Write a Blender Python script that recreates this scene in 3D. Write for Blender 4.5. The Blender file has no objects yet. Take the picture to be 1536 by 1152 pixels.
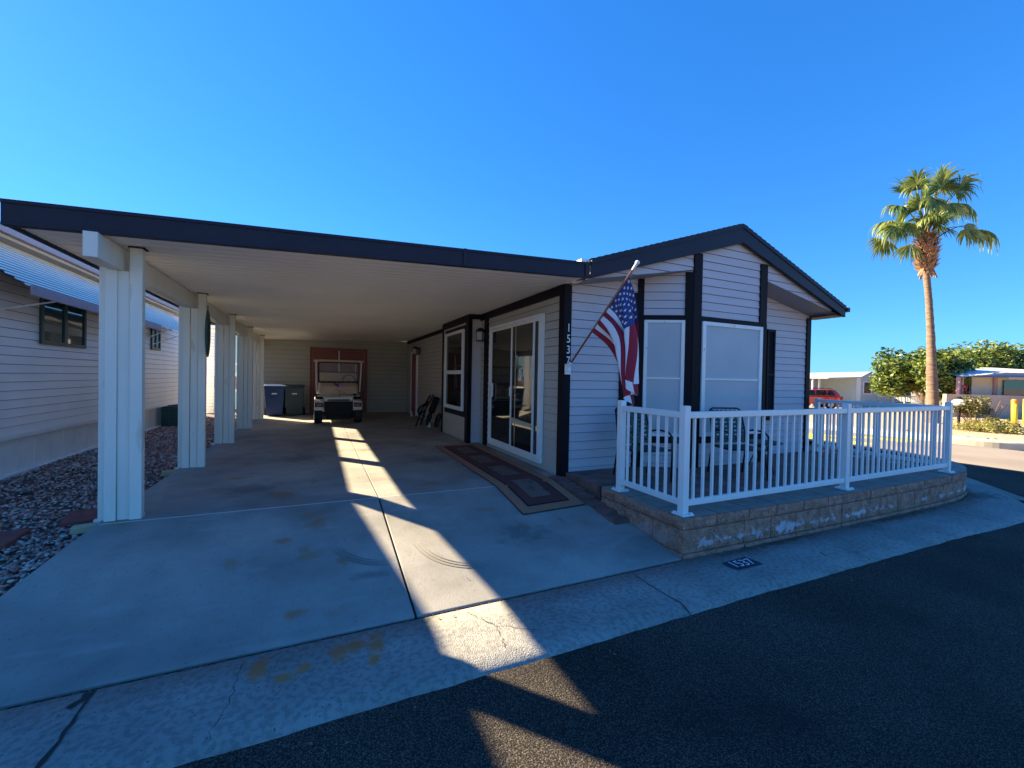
import bpy, bmesh, math, random
from mathutils import Vector, Matrix
R = math.radians
random.seed(7)
S = bpy.context.scene
C = S.collection

# ------------------------------------------------------------------ materials
def nt(m): return m.node_tree.nodes, m.node_tree.links
def mat(name, col, rough=.6, metal=0., var=.0, vscale=3., bump=0., bscale=60., spec=.5, col2=None, c2scale=2., c2lo=.5, c2hi=.65, stretch=(1,1,1), trans=0., coat=0., detail=4.):
    m = bpy.data.materials.new(name); m.use_nodes = True
    N, L = nt(m); b = N['Principled BSDF']
    b.inputs['Base Color'].default_value = (*col, 1); b.inputs['Roughness'].default_value = rough
    b.inputs['Metallic'].default_value = metal; b.inputs['Specular IOR Level'].default_value = spec
    b.inputs['Transmission Weight'].default_value = trans; b.inputs['Coat Weight'].default_value = coat
    tc = N.new('ShaderNodeNewGeometry'); mp = N.new('ShaderNodeMapping'); mp.inputs['Scale'].default_value = stretch
    L.new(tc.outputs['Position'], mp.inputs['Vector'])
    src = None
    if col2:
        n = N.new('ShaderNodeTexNoise'); n.inputs['Scale'].default_value = c2scale; n.inputs['Detail'].default_value = detail
        L.new(mp.outputs[0], n.inputs['Vector'])
        r = N.new('ShaderNodeMapRange'); r.inputs['From Min'].default_value = c2lo; r.inputs['From Max'].default_value = c2hi
        L.new(n.outputs['Fac'], r.inputs['Value'])
        mx = N.new('ShaderNodeMixRGB'); mx.inputs['Color1'].default_value = (*col, 1); mx.inputs['Color2'].default_value = (*col2, 1)
        L.new(r.outputs[0], mx.inputs['Fac']); src = mx.outputs[0]
    if var:
        n = N.new('ShaderNodeTexNoise'); n.inputs['Scale'].default_value = vscale; n.inputs['Detail'].default_value = 6
        L.new(mp.outputs[0], n.inputs['Vector'])
        r = N.new('ShaderNodeMapRange'); r.inputs['From Min'].default_value = .3; r.inputs['From Max'].default_value = .7
        r.inputs['To Min'].default_value = 1 - var; r.inputs['To Max'].default_value = 1 + var
        L.new(n.outputs['Fac'], r.inputs['Value'])
        v = N.new('ShaderNodeVectorMath'); v.operation = 'SCALE'
        if src: L.new(src, v.inputs[0])
        else: v.inputs[0].default_value = col
        L.new(r.outputs[0], v.inputs['Scale']); src = v.outputs[0]
    if src: L.new(src, b.inputs['Base Color'])
    if bump:
        n = N.new('ShaderNodeTexNoise'); n.inputs['Scale'].default_value = bscale; n.inputs['Detail'].default_value = 5
        L.new(mp.outputs[0], n.inputs['Vector'])
        bp = N.new('ShaderNodeBump'); bp.inputs['Strength'].default_value = bump; bp.inputs['Distance'].default_value = .01
        L.new(n.outputs['Fac'], bp.inputs['Height']); L.new(bp.outputs[0], b.inputs['Normal'])
    return m
def bsdf(m): return m.node_tree.nodes['Principled BSDF']
def chain_color(m, fn):
    """multiply / mix an extra layer over the current base colour"""
    N, L = nt(m); b = bsdf(m); inp = b.inputs['Base Color']
    if inp.links: src = inp.links[0].from_socket
    else:
        rgb = N.new('ShaderNodeRGB'); rgb.outputs[0].default_value = inp.default_value; src = rgb.outputs[0]
    out = fn(N, L, src); L.new(out, inp)
def speck(m, col, scale, thr, soft=.03, fac=1., voro=True, mapping=(1,1,1)):
    def fn(N, L, src):
        g = N.new('ShaderNodeNewGeometry'); mp = N.new('ShaderNodeMapping'); mp.inputs['Scale'].default_value = mapping
        L.new(g.outputs['Position'], mp.inputs[0])
        t = N.new('ShaderNodeTexVoronoi' if voro else 'ShaderNodeTexNoise'); t.inputs['Scale'].default_value = scale
        L.new(mp.outputs[0], t.inputs['Vector'])
        r = N.new('ShaderNodeMapRange'); L.new(t.outputs[0], r.inputs['Value'])
        if voro: r.inputs['From Min'].default_value = thr; r.inputs['From Max'].default_value = thr - soft
        else: r.inputs['From Min'].default_value = thr; r.inputs['From Max'].default_value = thr + soft
        r.inputs['To Max'].default_value = fac
        mx = N.new('ShaderNodeMixRGB'); L.new(r.outputs[0], mx.inputs['Fac']); L.new(src, mx.inputs['Color1'])
        mx.inputs['Color2'].default_value = (*col, 1); return mx.outputs[0]
    chain_color(m, fn)

M = {}
M['concrete'] = mat('driveway concrete', (.31,.29,.26), .85, var=.22, vscale=1.6, bump=.35, bscale=130, col2=(.225,.215,.20), c2scale=1.3, c2lo=.42, c2hi=.66)
speck(M['concrete'], (.30,.17,.06), 2.6, .66, .06, .45, voro=False)
speck(M['concrete'], (.12,.11,.10), 1.7, .71, .05, .4, voro=False, mapping=(3,1,1))
speck(M['concrete'], (.08,.08,.08), 9, .045, .01)
speck(M['concrete'], (.12,.115,.105), 42, .57, .12, .2, voro=False, mapping=(1,.5,1))
speck(M['concrete'], (.42,.40,.37), 3.5, .58, .14, .35, voro=False, mapping=(.5,1.6,1))
def spots(m, lst, col, amt=.75, grain=9):
    def fn(N, L, src):
        g = N.new('ShaderNodeNewGeometry'); n = N.new('ShaderNodeTexNoise'); n.inputs['Scale'].default_value = grain; n.inputs['Detail'].default_value = 6; L.new(g.outputs['Position'], n.inputs['Vector'])
        tot = None
        for (x,y,rx,ry) in lst:
            a = N.new('ShaderNodeVectorMath'); a.operation = 'SUBTRACT'; L.new(g.outputs['Position'], a.inputs[0]); a.inputs[1].default_value = (x,y,0)
            b = N.new('ShaderNodeVectorMath'); b.operation = 'MULTIPLY'; L.new(a.outputs[0], b.inputs[0]); b.inputs[1].default_value = (1/rx,1/ry,0)
            c = N.new('ShaderNodeVectorMath'); c.operation = 'LENGTH'; L.new(b.outputs[0], c.inputs[0])
            d = N.new('ShaderNodeMapRange'); d.inputs['From Min'].default_value = 1; d.inputs['From Max'].default_value = 0; L.new(c.outputs['Value'], d.inputs['Value'])
            if tot is None: tot = d.outputs[0]
            else:
                e = N.new('ShaderNodeMath'); e.operation = 'MAXIMUM'; L.new(tot, e.inputs[0]); L.new(d.outputs[0], e.inputs[1]); tot = e.outputs[0]
        k = N.new('ShaderNodeMath'); k.operation = 'MULTIPLY_ADD'; L.new(tot, k.inputs[0]); k.inputs[1].default_value = .62; L.new(n.outputs[0], k.inputs[2])
        r = N.new('ShaderNodeMapRange'); r.inputs['From Min'].default_value = .72; r.inputs['From Max'].default_value = 1.0; r.inputs['To Max'].default_value = amt; L.new(k.outputs[0], r.inputs['Value'])
        z = N.new('ShaderNodeMath'); z.operation = 'MULTIPLY'; L.new(r.outputs[0], z.inputs[0])
        q = N.new('ShaderNodeMath'); q.operation = 'GREATER_THAN'; L.new(tot, q.inputs[0]); q.inputs[1].default_value = .001; L.new(q.outputs[0], z.inputs[1])
        mx = N.new('ShaderNodeMixRGB'); L.new(z.outputs[0], mx.inputs['Fac']); L.new(src, mx.inputs['Color1']); mx.inputs['Color2'].default_value = (*col,1); return mx.outputs[0]
    chain_color(m, fn)
spots(M['concrete'], [(-.25,4.05,.16,.10),(-.35,5.2,.2,.3),(.0,4.3,.14,.18),(-.9,6.2,.3,.2),(-.12,3.05,.12,.1),(.2,3.6,.1,.1)], (.36,.13,.03), .6)
spots(M['concrete'], [(.35,3.35,.28,.12),(-.7,5.6,.5,.5),(-.2,7.4,.5,.7),(1.6,6.6,.6,.5),(1.8,3.6,.5,.3),(.7,9.8,.6,1.2)], (.09,.09,.09), .5)
M['gutter'] = mat('gutter concrete', (.30,.29,.265), .9, var=.18, vscale=2.2, bump=.9, bscale=120, col2=(.22,.21,.195), c2scale=30, c2lo=.45, c2hi=.6)
speck(M['gutter'], (.07,.07,.07), 26, .15, .06, .8)
spots(M['gutter'], [(-.28,2.62,.10,.14),(-.16,2.5,.09,.09),(.12,2.60,.10,.14),(.22,2.64,.12,.13),(.33,2.6,.10,.22),(.3,2.45,.06,.2),(-.05,2.55,.08,.08)], (.46,.17,.04), .85)
spots(M['gutter'], [(8.9,2.75,.7,.3),(6.5,2.7,1.6,.12),(4.2,2.73,1.6,.1)], (.08,.07,.05), .7)
M['asphalt'] = mat('dark asphalt', (.022,.019,.017), .95, var=.3, vscale=.8, bump=.8, bscale=120, spec=.15, col2=(.15,.125,.10), c2scale=150, c2lo=.47, c2hi=.68)
speck(M['asphalt'], (.4,.38,.33), 4.5, .018, .006)
speck(M['asphalt'], (.015,.015,.015), 1.1, .55, .15, .5, voro=False)
speck(M['asphalt'], (.12,.11,.10), 26, .10, .04, .6)
M['oldasphalt'] = mat('faded asphalt', (.27,.225,.19), .95, var=.14, vscale=.7, bump=.5, bscale=60, spec=.2)
M['ground'] = mat('desert ground', (.30,.24,.18), .95, var=.2, vscale=.8, bump=.6, bscale=25)
M['bedbase'] = mat('gravel bed soil', (.12,.085,.07), .95, var=.4, vscale=8, bump=1., bscale=40)
M['dark'] = mat('joint filler', (.02,.018,.015), .95)
M['crack'] = mat('crack', (.03,.028,.025), .95)
M['siding'] = mat('pale grey lap siding', (.51,.48,.51), .6, var=.035, vscale=3, bump=.15, bscale=30, stretch=(1,1,6))
M['sidingshade'] = mat('shade-toned lap siding', (.46,.43,.38), .6, var=.05, vscale=2, bump=.15, bscale=30, stretch=(1,1,6))  # same house siding, with the shade under the carport put into its colour
M['trim'] = mat('dark plum trim', (.009,.006,.010), .6, var=.1, vscale=8, spec=.15)
M['lapshade'] = mat('painted lap shade', (.09,.085,.10), .9, spec=.1)  # dark colour standing in for the shade under each board lap
M['fascia'] = mat('charcoal metal fascia', (.016,.016,.030), .5, var=.12, vscale=4, spec=.25)
M['shingle'] = mat('dark shingles', (.03,.03,.035), .9, var=.4, vscale=12, bump=1, bscale=60)
M['white'] = mat('white paint', (.78,.78,.77), .4, var=.03, vscale=6)
M['postw'] = mat('cream white enamel post', (.70,.69,.62), .42, var=.05, vscale=5, stretch=(1,1,.3))
speck(M['postw'], (.45,.42,.34), 6, .68, .05, .5, voro=False, mapping=(1,1,.4))
M['rail'] = mat('white aluminium rail', (.80,.81,.80), .32, var=.02, vscale=8)
M['ceil'] = mat('carport pan ceiling', (.92,.87,.80), .5, var=.05, vscale=1.0)
M['block'] = mat('split face block', (.52,.235,.16), .95, var=.3, vscale=9, bump=2.5, bscale=45, col2=(.38,.18,.12), c2scale=14, c2lo=.42, c2hi=.6)
speck(M['block'], (.16,.09,.07), 55, .54, .08, .4, voro=False)
speck(M['block'], (.60,.42,.32), 70, .58, .05, .5, voro=False)
M['blocktop'] = mat('block cap', (.25,.22,.19), .95, var=.2, vscale=7, bump=.8, bscale=60)
M['glass'] = mat('dark glass', (.010,.014,.016), .03, spec=.55)
M['glassblue'] = mat('tinted window glass', (.03,.07,.08), .04, spec=1.)
M['screen'] = mat('sun screen mesh', (.46,.49,.52), .6, coat=.12, var=.05, vscale=2, bump=.4, bscale=300)
M['clear'] = mat('clear vinyl', (.9,.9,.9), .08, trans=1.); bsdf(M['clear']).inputs['IOR'].default_value = 1.02
bsdf(M['clear']).inputs['Alpha'].default_value = .42; bsdf(M['clear']).inputs['Transmission Weight'].default_value = 0; bsdf(M['clear']).inputs['Base Color'].default_value = (.42,.41,.42,1)
M['black'] = mat('black plastic', (.010,.010,.011), .55, spec=.2)
M['rubber'] = mat('tyre rubber', (.02,.02,.02), .85, var=.2, vscale=20)
M['bluebin'] = mat('blue bin plastic', (.010,.05,.19), .45, var=.08, vscale=4)
M['greenbin'] = mat('dark green bin plastic', (.016,.045,.07), .5, var=.08, vscale=4)
M['beige'] = mat('tan cowl', (.50,.38,.27), .45, var=.05, vscale=5)
M['cartwhite'] = mat('ivory body', (.66,.64,.56), .3, coat=.4, var=.04)
M['reddoor'] = mat('red painted door', (.24,.06,.055), .5, var=.1, vscale=5)
M['redlamp'] = mat('red lamp lens', (.28,.03,.02), .2)
M['shed'] = mat('grey green shed siding', (.40,.39,.34), .65, var=.06, vscale=2)
M['rugA'] = mat('rug tan border', (.36,.17,.10), .95, var=.25, vscale=90)
M['rugB'] = mat('rug plum field', (.12,.035,.03), .95, var=.25, vscale=90)
speck(M['rugA'], (.10,.03,.03), 28, .16, .05, .8)
speck(M['rugB'], (.24,.12,.08), 34, .10, .04, .7)
M['rugC'] = mat('rug black band', (.012,.01,.012), .95)
M['rugD'] = mat('rug tan panel', (.17,.115,.09), .95, var=.3, vscale=110)
M['paver'] = mat('dark red paver', (.20,.10,.085), .9, var=.35, vscale=5, bump=.6, bscale=60)
M['step'] = mat('red stepping stone', (.23,.06,.05), .9, var=.2, vscale=8, bump=.5)
M['sconce'] = mat('black iron', (.012,.012,.014), .4, metal=.5)
M['frost'] = mat('seeded lantern glass', (.35,.38,.38), .2)
M['wood'] = mat('varnished pole', (.24,.10,.05), .4, var=.2, vscale=25)
M['fred'] = mat('flag red', (.30,.012,.035), .8); M['fwhite'] = mat('flag white', (.78,.77,.80), .8); M['fblue'] = mat('flag blue', (.03,.045,.19), .8)
M['chair'] = mat('dark green strap', (.02,.06,.055), .5, var=.1); M['chairframe'] = mat('dark chair frame', (.02,.03,.028), .35, metal=.4)
M['nsiding'] = mat('neighbour vinyl siding', (.84,.82,.82), .5, var=.03, vscale=2)
M['nskirt'] = mat('neighbour skirting', (.78,.79,.78), .55, var=.06, vscale=3)
M['louver'] = mat('awning slat white', (.90,.89,.86), .4)
M['mauve'] = mat('awning valance', (.40,.26,.28), .6, var=.08)
M['green'] = mat('dark green metal', (.02,.06,.05), .5, var=.1)
M['paleblue'] = mat('pale blue panel', (.30,.56,.62), .3)
M['brick'] = mat('grey brick', (.22,.19,.17), .9, var=.3, vscale=14)
M['yellow'] = mat('yellow paint', (.80,.60,.02), .6, var=.1, vscale=6)
M['orange'] = mat('orange cap', (.75,.22,.03), .6)
M['carred'] = mat('red car paint', (.55,.015,.03), .25, coat=1.)
M['silver'] = mat('wheel silver', (.5,.5,.5), .3, metal=.8)
M['tanwall'] = mat('tan stucco', (.47,.36,.27), .9, var=.08, vscale=3, bump=.4)
M['creamwall'] = mat('cream siding', (.66,.58,.47), .7, var=.05)
M['paleroof'] = mat('pale roof metal', (.60,.60,.58), .5, var=.05)
M['blueroof'] = mat('blue grey fascia', (.20,.25,.36), .5)
M['aqua'] = mat('pale aqua siding', (.42,.50,.52), .6, var=.04)
M['bark'] = mat('palm trunk bark', (.175,.115,.08), .95, var=.45, vscale=4, bump=1., bscale=14, stretch=(1,1,5))
M['boot'] = mat('palm boots', (.26,.14,.08), .9, var=.4, vscale=9)
M['citrusbark'] = mat('whitewashed bark', (.55,.50,.46), .9, var=.2)
M['browntwig'] = mat('twig', (.22,.14,.08), .9)
def leafmat(name, a, b, scale=1.2, tr=.35):
    m = mat(name, a, .5, col2=b, c2scale=scale, c2lo=.4, c2hi=.62)
    N, L = nt(m); bs = bsdf(m); out = N['Material Output']
    t = N.new('ShaderNodeBsdfTranslucent'); L.new(bs.inputs['Base Color'].links[0].from_socket, t.inputs['Color'])
    mx = N.new('ShaderNodeMixShader'); mx.inputs[0].default_value = tr
    L.new(bs.outputs[0], mx.inputs[1]); L.new(t.outputs[0], mx.inputs[2]); L.new(mx.outputs[0], out.inputs['Surface'])
    return m
M['palmleaf'] = leafmat('palm frond green', (.07,.13,.025), (.26,.29,.06), 2.2, .3)
M['palmstem'] = mat('palm leaf stem', (.15,.16,.05), .5)
M['citrus'] = leafmat('citrus leaf', (.03,.07,.012), (.17,.21,.03), 1.6, .25)
M['hedge'] = leafmat('hedge leaf', (.05,.10,.015), (.20,.23,.035), 1.2, .28)
M['bushleaf'] = leafmat('dusty bush leaf', (.12,.13,.04), (.24,.20,.09), 4)
M['groundcover'] = leafmat('yellow green groundcover', (.22,.22,.05), (.34,.30,.10), 4)

# efflorescence on the retaining wall: white mineral stains of their own shape low on the block face
def efflo(m):
    def fn(N, L, src):
        g = N.new('ShaderNodeNewGeometry'); sp = N.new('ShaderNodeSeparateXYZ'); L.new(g.outputs['Position'], sp.inputs[0])
        n = N.new('ShaderNodeTexNoise'); n.inputs['Scale'].default_value = 3.3; n.inputs['Detail'].default_value = 5; L.new(g.outputs['Position'], n.inputs['Vector'])
        n2 = N.new('ShaderNodeTexNoise'); n2.inputs['Scale'].default_value = 16; n2.inputs['Detail'].default_value = 4; L.new(g.outputs['Position'], n2.inputs['Vector'])
        a = N.new('ShaderNodeMath'); a.operation = 'MULTIPLY_ADD'; L.new(n2.outputs[0], a.inputs[0]); a.inputs[1].default_value = .55; L.new(n.outputs[0], a.inputs[2])
        # height window centred at z = .12
        d = N.new('ShaderNodeMath'); d.operation = 'SUBTRACT'; L.new(sp.outputs[2], d.inputs[0]); d.inputs[1].default_value = .115
        ab = N.new('ShaderNodeMath'); ab.operation = 'ABSOLUTE'; L.new(d.outputs[0], ab.inputs[0])
        s = N.new('ShaderNodeMath'); s.operation = 'MULTIPLY_ADD'; L.new(ab.outputs[0], s.inputs[0]); s.inputs[1].default_value = -2.6; L.new(a.outputs[0], s.inputs[2])
        r = N.new('ShaderNodeMapRange'); r.inputs['From Min'].default_value = .73; r.inputs['From Max'].default_value = .82; r.inputs['To Max'].default_value = .8
        L.new(s.outputs[0], r.inputs['Value'])
        xm = N.new('ShaderNodeMapRange'); xm.inputs['From Min'].default_value = 3.02; xm.inputs['From Max'].default_value = 3.3; xm.inputs['To Min'].default_value = .25; L.new(sp.outputs[0], xm.inputs['Value'])
        mm = N.new('ShaderNodeMath'); mm.operation = 'MULTIPLY'; L.new(r.outputs[0], mm.inputs[0]); L.new(xm.outputs[0], mm.inputs[1])
        mx = N.new('ShaderNodeMixRGB'); L.new(mm.outputs[0], mx.inputs['Fac']); L.new(src, mx.inputs['Color1']); mx.inputs['Color2'].default_value = (.66,.60,.68,1)
        return mx.outputs[0]
    chain_color(m, fn)
efflo(M['block'])
def stone_mat():
    m = bpy.data.materials.new('river gravel'); m.use_nodes = True; N, L = nt(m); b = bsdf(m)
    a = N.new('ShaderNodeAttribute'); a.attribute_name = 'tone'
    cr = N.new('ShaderNodeValToRGB'); e = cr.color_ramp.elements
    e[0].color = (.19,.12,.11,1); e[1].color = (.66,.55,.47,1)
    for p, c in ((.25,(.40,.17,.13,1)),(.45,(.30,.24,.23,1)),(.6,(.52,.27,.20,1)),(.8,(.48,.41,.37,1))):
        x = e.new(p); x.color = c
    L.new(a.outputs['Fac'], cr.inputs[0]); L.new(cr.outputs[0], b.inputs['Base Color']); b.inputs['Roughness'].default_value = .8
    return m
M['stone'] = stone_mat()

# ------------------------------------------------------------------ mesh helpers
def woff(p):
    v = Vector((0,0,0))
    while p: v += p.location; p = p.parent
    return v
def tag(o, label=None, cat=None, group=None, kind=None):
    if label: o['label'] = label
    if cat: o['category'] = cat
    if group: o['group'] = group
    if kind: o['kind'] = kind
    return o
def thing(name, label, cat, loc=(0,0,0), group=None):
    o = bpy.data.objects.new(name, None); C.objects.link(o); o.location = loc; o.empty_display_size = .2
    return tag(o, label, cat, group)
def clone(root, loc=None, rz=None, label=None):
    def rec(o, par):
        c = o.copy(); C.objects.link(c); c.parent = par
        for ch in [x for x in S.objects if x.parent == o and x != c]: rec(ch, c)
        return c
    r = rec(root, None)
    if loc: r.location = loc
    if rz is not None: r.rotation_euler = (0,0,rz)
    if label: r['label'] = label
    return r
class MB:
    def __init__(s): s.v = []; s.f = []; s.m = []
    def add(s, vs, fs, mi=0):
        k = len(s.v); s.v += [tuple(v) for v in vs]; s.f += [tuple(i + k for i in f) for f in fs]; s.m += [mi]*len(fs); return s
    def box(s, x0, x1, y0, y1, z0, z1, mi=0):
        return s.add([(x0,y0,z0),(x1,y0,z0),(x1,y1,z0),(x0,y1,z0),(x0,y0,z1),(x1,y0,z1),(x1,y1,z1),(x0,y1,z1)],
                     [(0,3,2,1),(4,5,6,7),(0,1,5,4),(1,2,6,5),(2,3,7,6),(3,0,4,7)], mi)
    def obox(s, c, size, mat3=None, mi=0):
        c = Vector(c); a, b, d = [x/2 for x in size]; mat3 = mat3 or Matrix.Identity(3)
        vs = [c + mat3 @ Vector(p) for p in ((-a,-b,-d),(a,-b,-d),(a,b,-d),(-a,b,-d),(-a,-b,d),(a,-b,d),(a,b,d),(-a,b,d))]
        return s.add(vs, [(0,3,2,1),(4,5,6,7),(0,1,5,4),(1,2,6,5),(2,3,7,6),(3,0,4,7)], mi)
    def prism(s, poly, off, mi=0):
        """closed polygon (3d points) extruded by vector off"""
        n = len(poly); off = Vector(off); a = [Vector(p) for p in poly]; b = [p + off for p in a]
        return s.add(a + b, [tuple(range(n))[::-1], tuple(range(n, 2*n))] + [(i,(i+1)%n,(i+1)%n+n,i+n) for i in range(n)], mi)
    def tube(s, path, r, n=8, mi=0, caps=True):
        P = [Vector(p) for p in path]; k = len(P); rs = r if hasattr(r, '__len__') else [r]*k
        vs = []; up = None
        for i, p in enumerate(P):
            t = (P[min(i+1,k-1)] - P[max(i-1,0)]).normalized()
            if up is None:
                up = Vector((0,0,1)) if abs(t.z) < .9 else Vector((1,0,0))
            a = t.cross(up).normalized(); b = a.cross(t).normalized(); up = b
            for j in range(n):
                w = 2*math.pi*j/n; vs.append(p + a*math.cos(w)*rs[i] + b*math.sin(w)*rs[i])
        fs = [(i*n+j, i*n+(j+1)%n, (i+1)*n+(j+1)%n, (i+1)*n+j) for i in range(k-1) for j in range(n)]
        if caps: fs += [tuple(range(n))[::-1], tuple(range((k-1)*n, k*n))]
        return s.add(vs, fs, mi)
    def bar(s, a, b, w, h, up=(0,0,1), mi=0):
        a = Vector(a); b = Vector(b); t = (b-a); l = t.length; t.normalize(); up = Vector(up)
        if abs(t.dot(up)) > .98: up = Vector((1,0,0))
        x = t.cross(up).normalized(); z = x.cross(t).normalized()
        return s.obox((a+b)/2, (w, l, h), Matrix((x, t, z)).transposed(), mi)
    def lathe(s, prof, c=(0,0,0), n=24, mi=0):
        vs = []; k = len(prof)
        for r, z in prof:
            for j in range(n):
                w = 2*math.pi*j/n; vs.append((c[0]+r*math.cos(w), c[1]+r*math.sin(w), c[2]+z))
        fs = [(i*n+j, i*n+(j+1)%n, (i+1)*n+(j+1)%n, (i+1)*n+j) for i in range(k-1) for j in range(n)]
        fs += [tuple(range(n))[::-1], tuple(range((k-1)*n, k*n))]
        return s.add(vs, fs, mi)
    def blob(s, c, r, seg=10, rings=7, mi=0, rot=None):
        c = Vector(c); r = (r,r,r) if not hasattr(r,'__len__') else r; vs = []
        for i in range(rings+1):
            a = math.pi*i/rings
            for j in range(seg):
                w = 2*math.pi*j/seg
                p = Vector((r[0]*math.sin(a)*math.cos(w), r[1]*math.sin(a)*math.sin(w), r[2]*math.cos(a)))
                vs.append(c + (rot @ p if rot else p))
        fs = [(i*seg+j, (i+1)*seg+j, (i+1)*seg+(j+1)%seg, i*seg+(j+1)%seg) for i in range(rings) for j in range(seg)]
        return s.add(vs, fs, mi)
    def build(s, name, m, parent=None, bevel=0, smooth=False, seg=2):
        if parent: off = woff(parent)
        else:
            xs = [v[0] for v in s.v]; ys = [v[1] for v in s.v]; off = Vector(((min(xs)+max(xs))/2, (min(ys)+max(ys))/2, min(v[2] for v in s.v)))
        me = bpy.data.meshes.new(name); me.from_pydata([tuple(Vector(v)-off) for v in s.v], [], s.f)
        ms = m if isinstance(m, (list,tuple)) else [m]
        for x in ms: me.materials.append(M[x] if isinstance(x,str) else x)
        me.polygons.foreach_set('material_index', s.m)
        if smooth: me.polygons.foreach_set('use_smooth', [True]*len(s.f))
        me.validate(); me.update()
        o = bpy.data.objects.new(name, me); C.objects.link(o)
        if parent: o.parent = parent
        else: o.location = off
        if bevel:
            b = o.modifiers.new('bevel', 'BEVEL'); b.width = bevel; b.segments = seg; b.limit_method = 'ANGLE'; b.angle_limit = R(40)
        if smooth:
            pass
        return o

def clip(poly, z, keep_above):
    out = []
    for i in range(len(poly)):
        a, b = poly[i], poly[(i+1) % len(poly)]
        ina = (a[1] >= z) == keep_above or a[1] == z; inb = (b[1] >= z) == keep_above or b[1] == z
        if ina: out.append(a)
        if ina != inb:
            t = (z-a[1])/(b[1]-a[1]); out.append((a[0]+(b[0]-a[0])*t, z))
    return out
def siding(mb, poly, org, u, n, exp=.118, proud=.012, z0=0., back=.06, mi=0, gap=1):
    """lap siding over a convex polygon of (u,z); u,n world unit vectors; boards lap outward at their lower edge"""
    org = Vector(org); u = Vector(u).normalized(); n = Vector(n).normalized()
    W = lambda uu, z, d: org + u*uu + Vector((0,0,z)) + n*d
    lo = min(p[1] for p in poly); hi = max(p[1] for p in poly)
    k = math.floor((lo-z0)/exp)
    while z0 + k*exp < hi:
        a, b = z0+k*exp, z0+(k+1)*exp
        p = clip(clip(poly, a, True), b, False)
        q = []
        for x in p:
            if not q or (abs(x[0]-q[-1][0])+abs(x[1]-q[-1][1])) > 1e-5: q.append(x)
        if len(q) >= 3 and max(x[1] for x in q)-a > .012:
            g_ = a+.0065; full = min(x[1] for x in q) < a+.001
            if full:
                e0 = sorted(x[0] for x in q if x[1] < a+.001)
                mb.add([W(e0[0],a,-.003),W(e0[-1],a,-.003),W(e0[-1],g_+.001,-.003),W(e0[0],g_+.001,-.003)],[(0,1,2,3)],gap)  # strip painted dark as the shadow line below the board
                q = [(x[0], g_ if x[1] < a+.001 else x[1]) for x in q]
            vs = [W(x[0], x[1], proud*(1-(x[1]-a)/exp)) for x in q]
            mb.add(vs, [tuple(range(len(vs)))], mi)
            low = sorted([x for x in q if abs(x[1]-min(y[1] for y in q)) < 1e-4])
            if len(low) >= 2:
                x0, x1 = low[0], low[-1]; zz = x0[1]
                mb.add([W(x0[0],zz,proud),W(x1[0],zz,proud),W(x1[0],zz,-.002),W(x0[0],zz,-.002)], [(0,1,2,3)], mi)
        k += 1
    # backing so nothing shows through
    vs = [W(x[0], x[1], -.004) for x in poly] + [W(x[0], x[1], -back) for x in poly]; m = len(poly)
    mb.add(vs, [tuple(range(m)), tuple(range(m,2*m))] + [(i,(i+1)%m,(i+1)%m+m,i+m) for i in range(m)], mi)
def text_mesh(name, body, size, mtx, m, parent, depth=.004):
    cu = bpy.data.curves.new(name, 'FONT'); cu.body = body; cu.size = size; cu.extrude = depth; cu.align_x = 'CENTER'; cu.align_y = 'CENTER'
    o = bpy.data.objects.new(name+'_tmp', cu); C.objects.link(o)
    bpy.context.view_layer.update()
    me = bpy.data.meshes.new_from_object(o.evaluated_get(bpy.context.evaluated_depsgraph_get()))
    bpy.data.objects.remove(o)
    off = woff(parent) if parent else Vector((0,0,0))
    me.transform(Matrix.Translation(-off) @ mtx); me.materials.clear(); me.materials.append(M[m])
    t = bpy.data.objects.new(name, me); C.objects.link(t)
    if parent: t.parent = parent
    return t
def gz(x):
    t = max(0, min(1, (x-12)/14)); return -.35*t*t*(3-2*t)
def struct(o): o['kind'] = 'structure'; return o

# ------------------------------------------------------------------ ground, roads
def sheet(name, x0, x1, y0, y1, dz, m, nx=1, ny=1):
    mb = MB(); vs = []; fs = []
    xs = [x0+(x1-x0)*i/nx for i in range(nx+1)]; ys = [y0+(y1-y0)*i/ny for i in range(ny+1)]
    for y in ys:
        for x in xs: vs.append((x, y, gz(x)+dz))
    for j in range(ny):
        for i in range(nx): a = j*(nx+1)+i; fs.append((a, a+1, a+nx+2, a+nx+1))
    return struct(mb.add(vs, fs).build(name, m))
mb = MB(); vs = []; fs = []
xs = [-900,-60,-20] + [12+i for i in range(15)] + [40,90,900]
for y in (-900,-20,60,900):
    for x in xs: vs.append((x,y,gz(x)-.14))
n = len(xs)
for j in range(3):
    for i in range(n-1): a = j*n+i; fs.append((a,a+1,a+n+1,a+n))
struct(mb.add(vs, fs).build('ground', 'ground'))
# street in front (dark) and the side street (faded)
sheet('street', -60, 13.6, -7, 2.35, -.022, 'asphalt', 40, 1)
mb = MB(); ys = [-60, -7, 2.0, 3, 5, 80]; vs = []; fs = []
xs = [9.2, 10, 11, 12] + [12.5+.5*i for i in range(11)]; n = len(xs)
for y in ys:
    for x in xs: vs.append((x, y, gz(x)-.018 if y > 2.4 or y < -7 else gz(x)-.026))
for j in range(len(ys)-1):
    for i in range(n-1): a = j*n+i; fs.append((a,a+1,a+n+1,a+n))
struct(mb.add(vs, fs).build('side_street', 'oldasphalt'))
sheet('cross_street', 17.4, 60, -7, 4.2, -.02, 'oldasphalt', 30, 1)
sheet('far_lot', 17.5, 60, 16.5, 24, -.03, 'oldasphalt', 30, 1)
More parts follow.
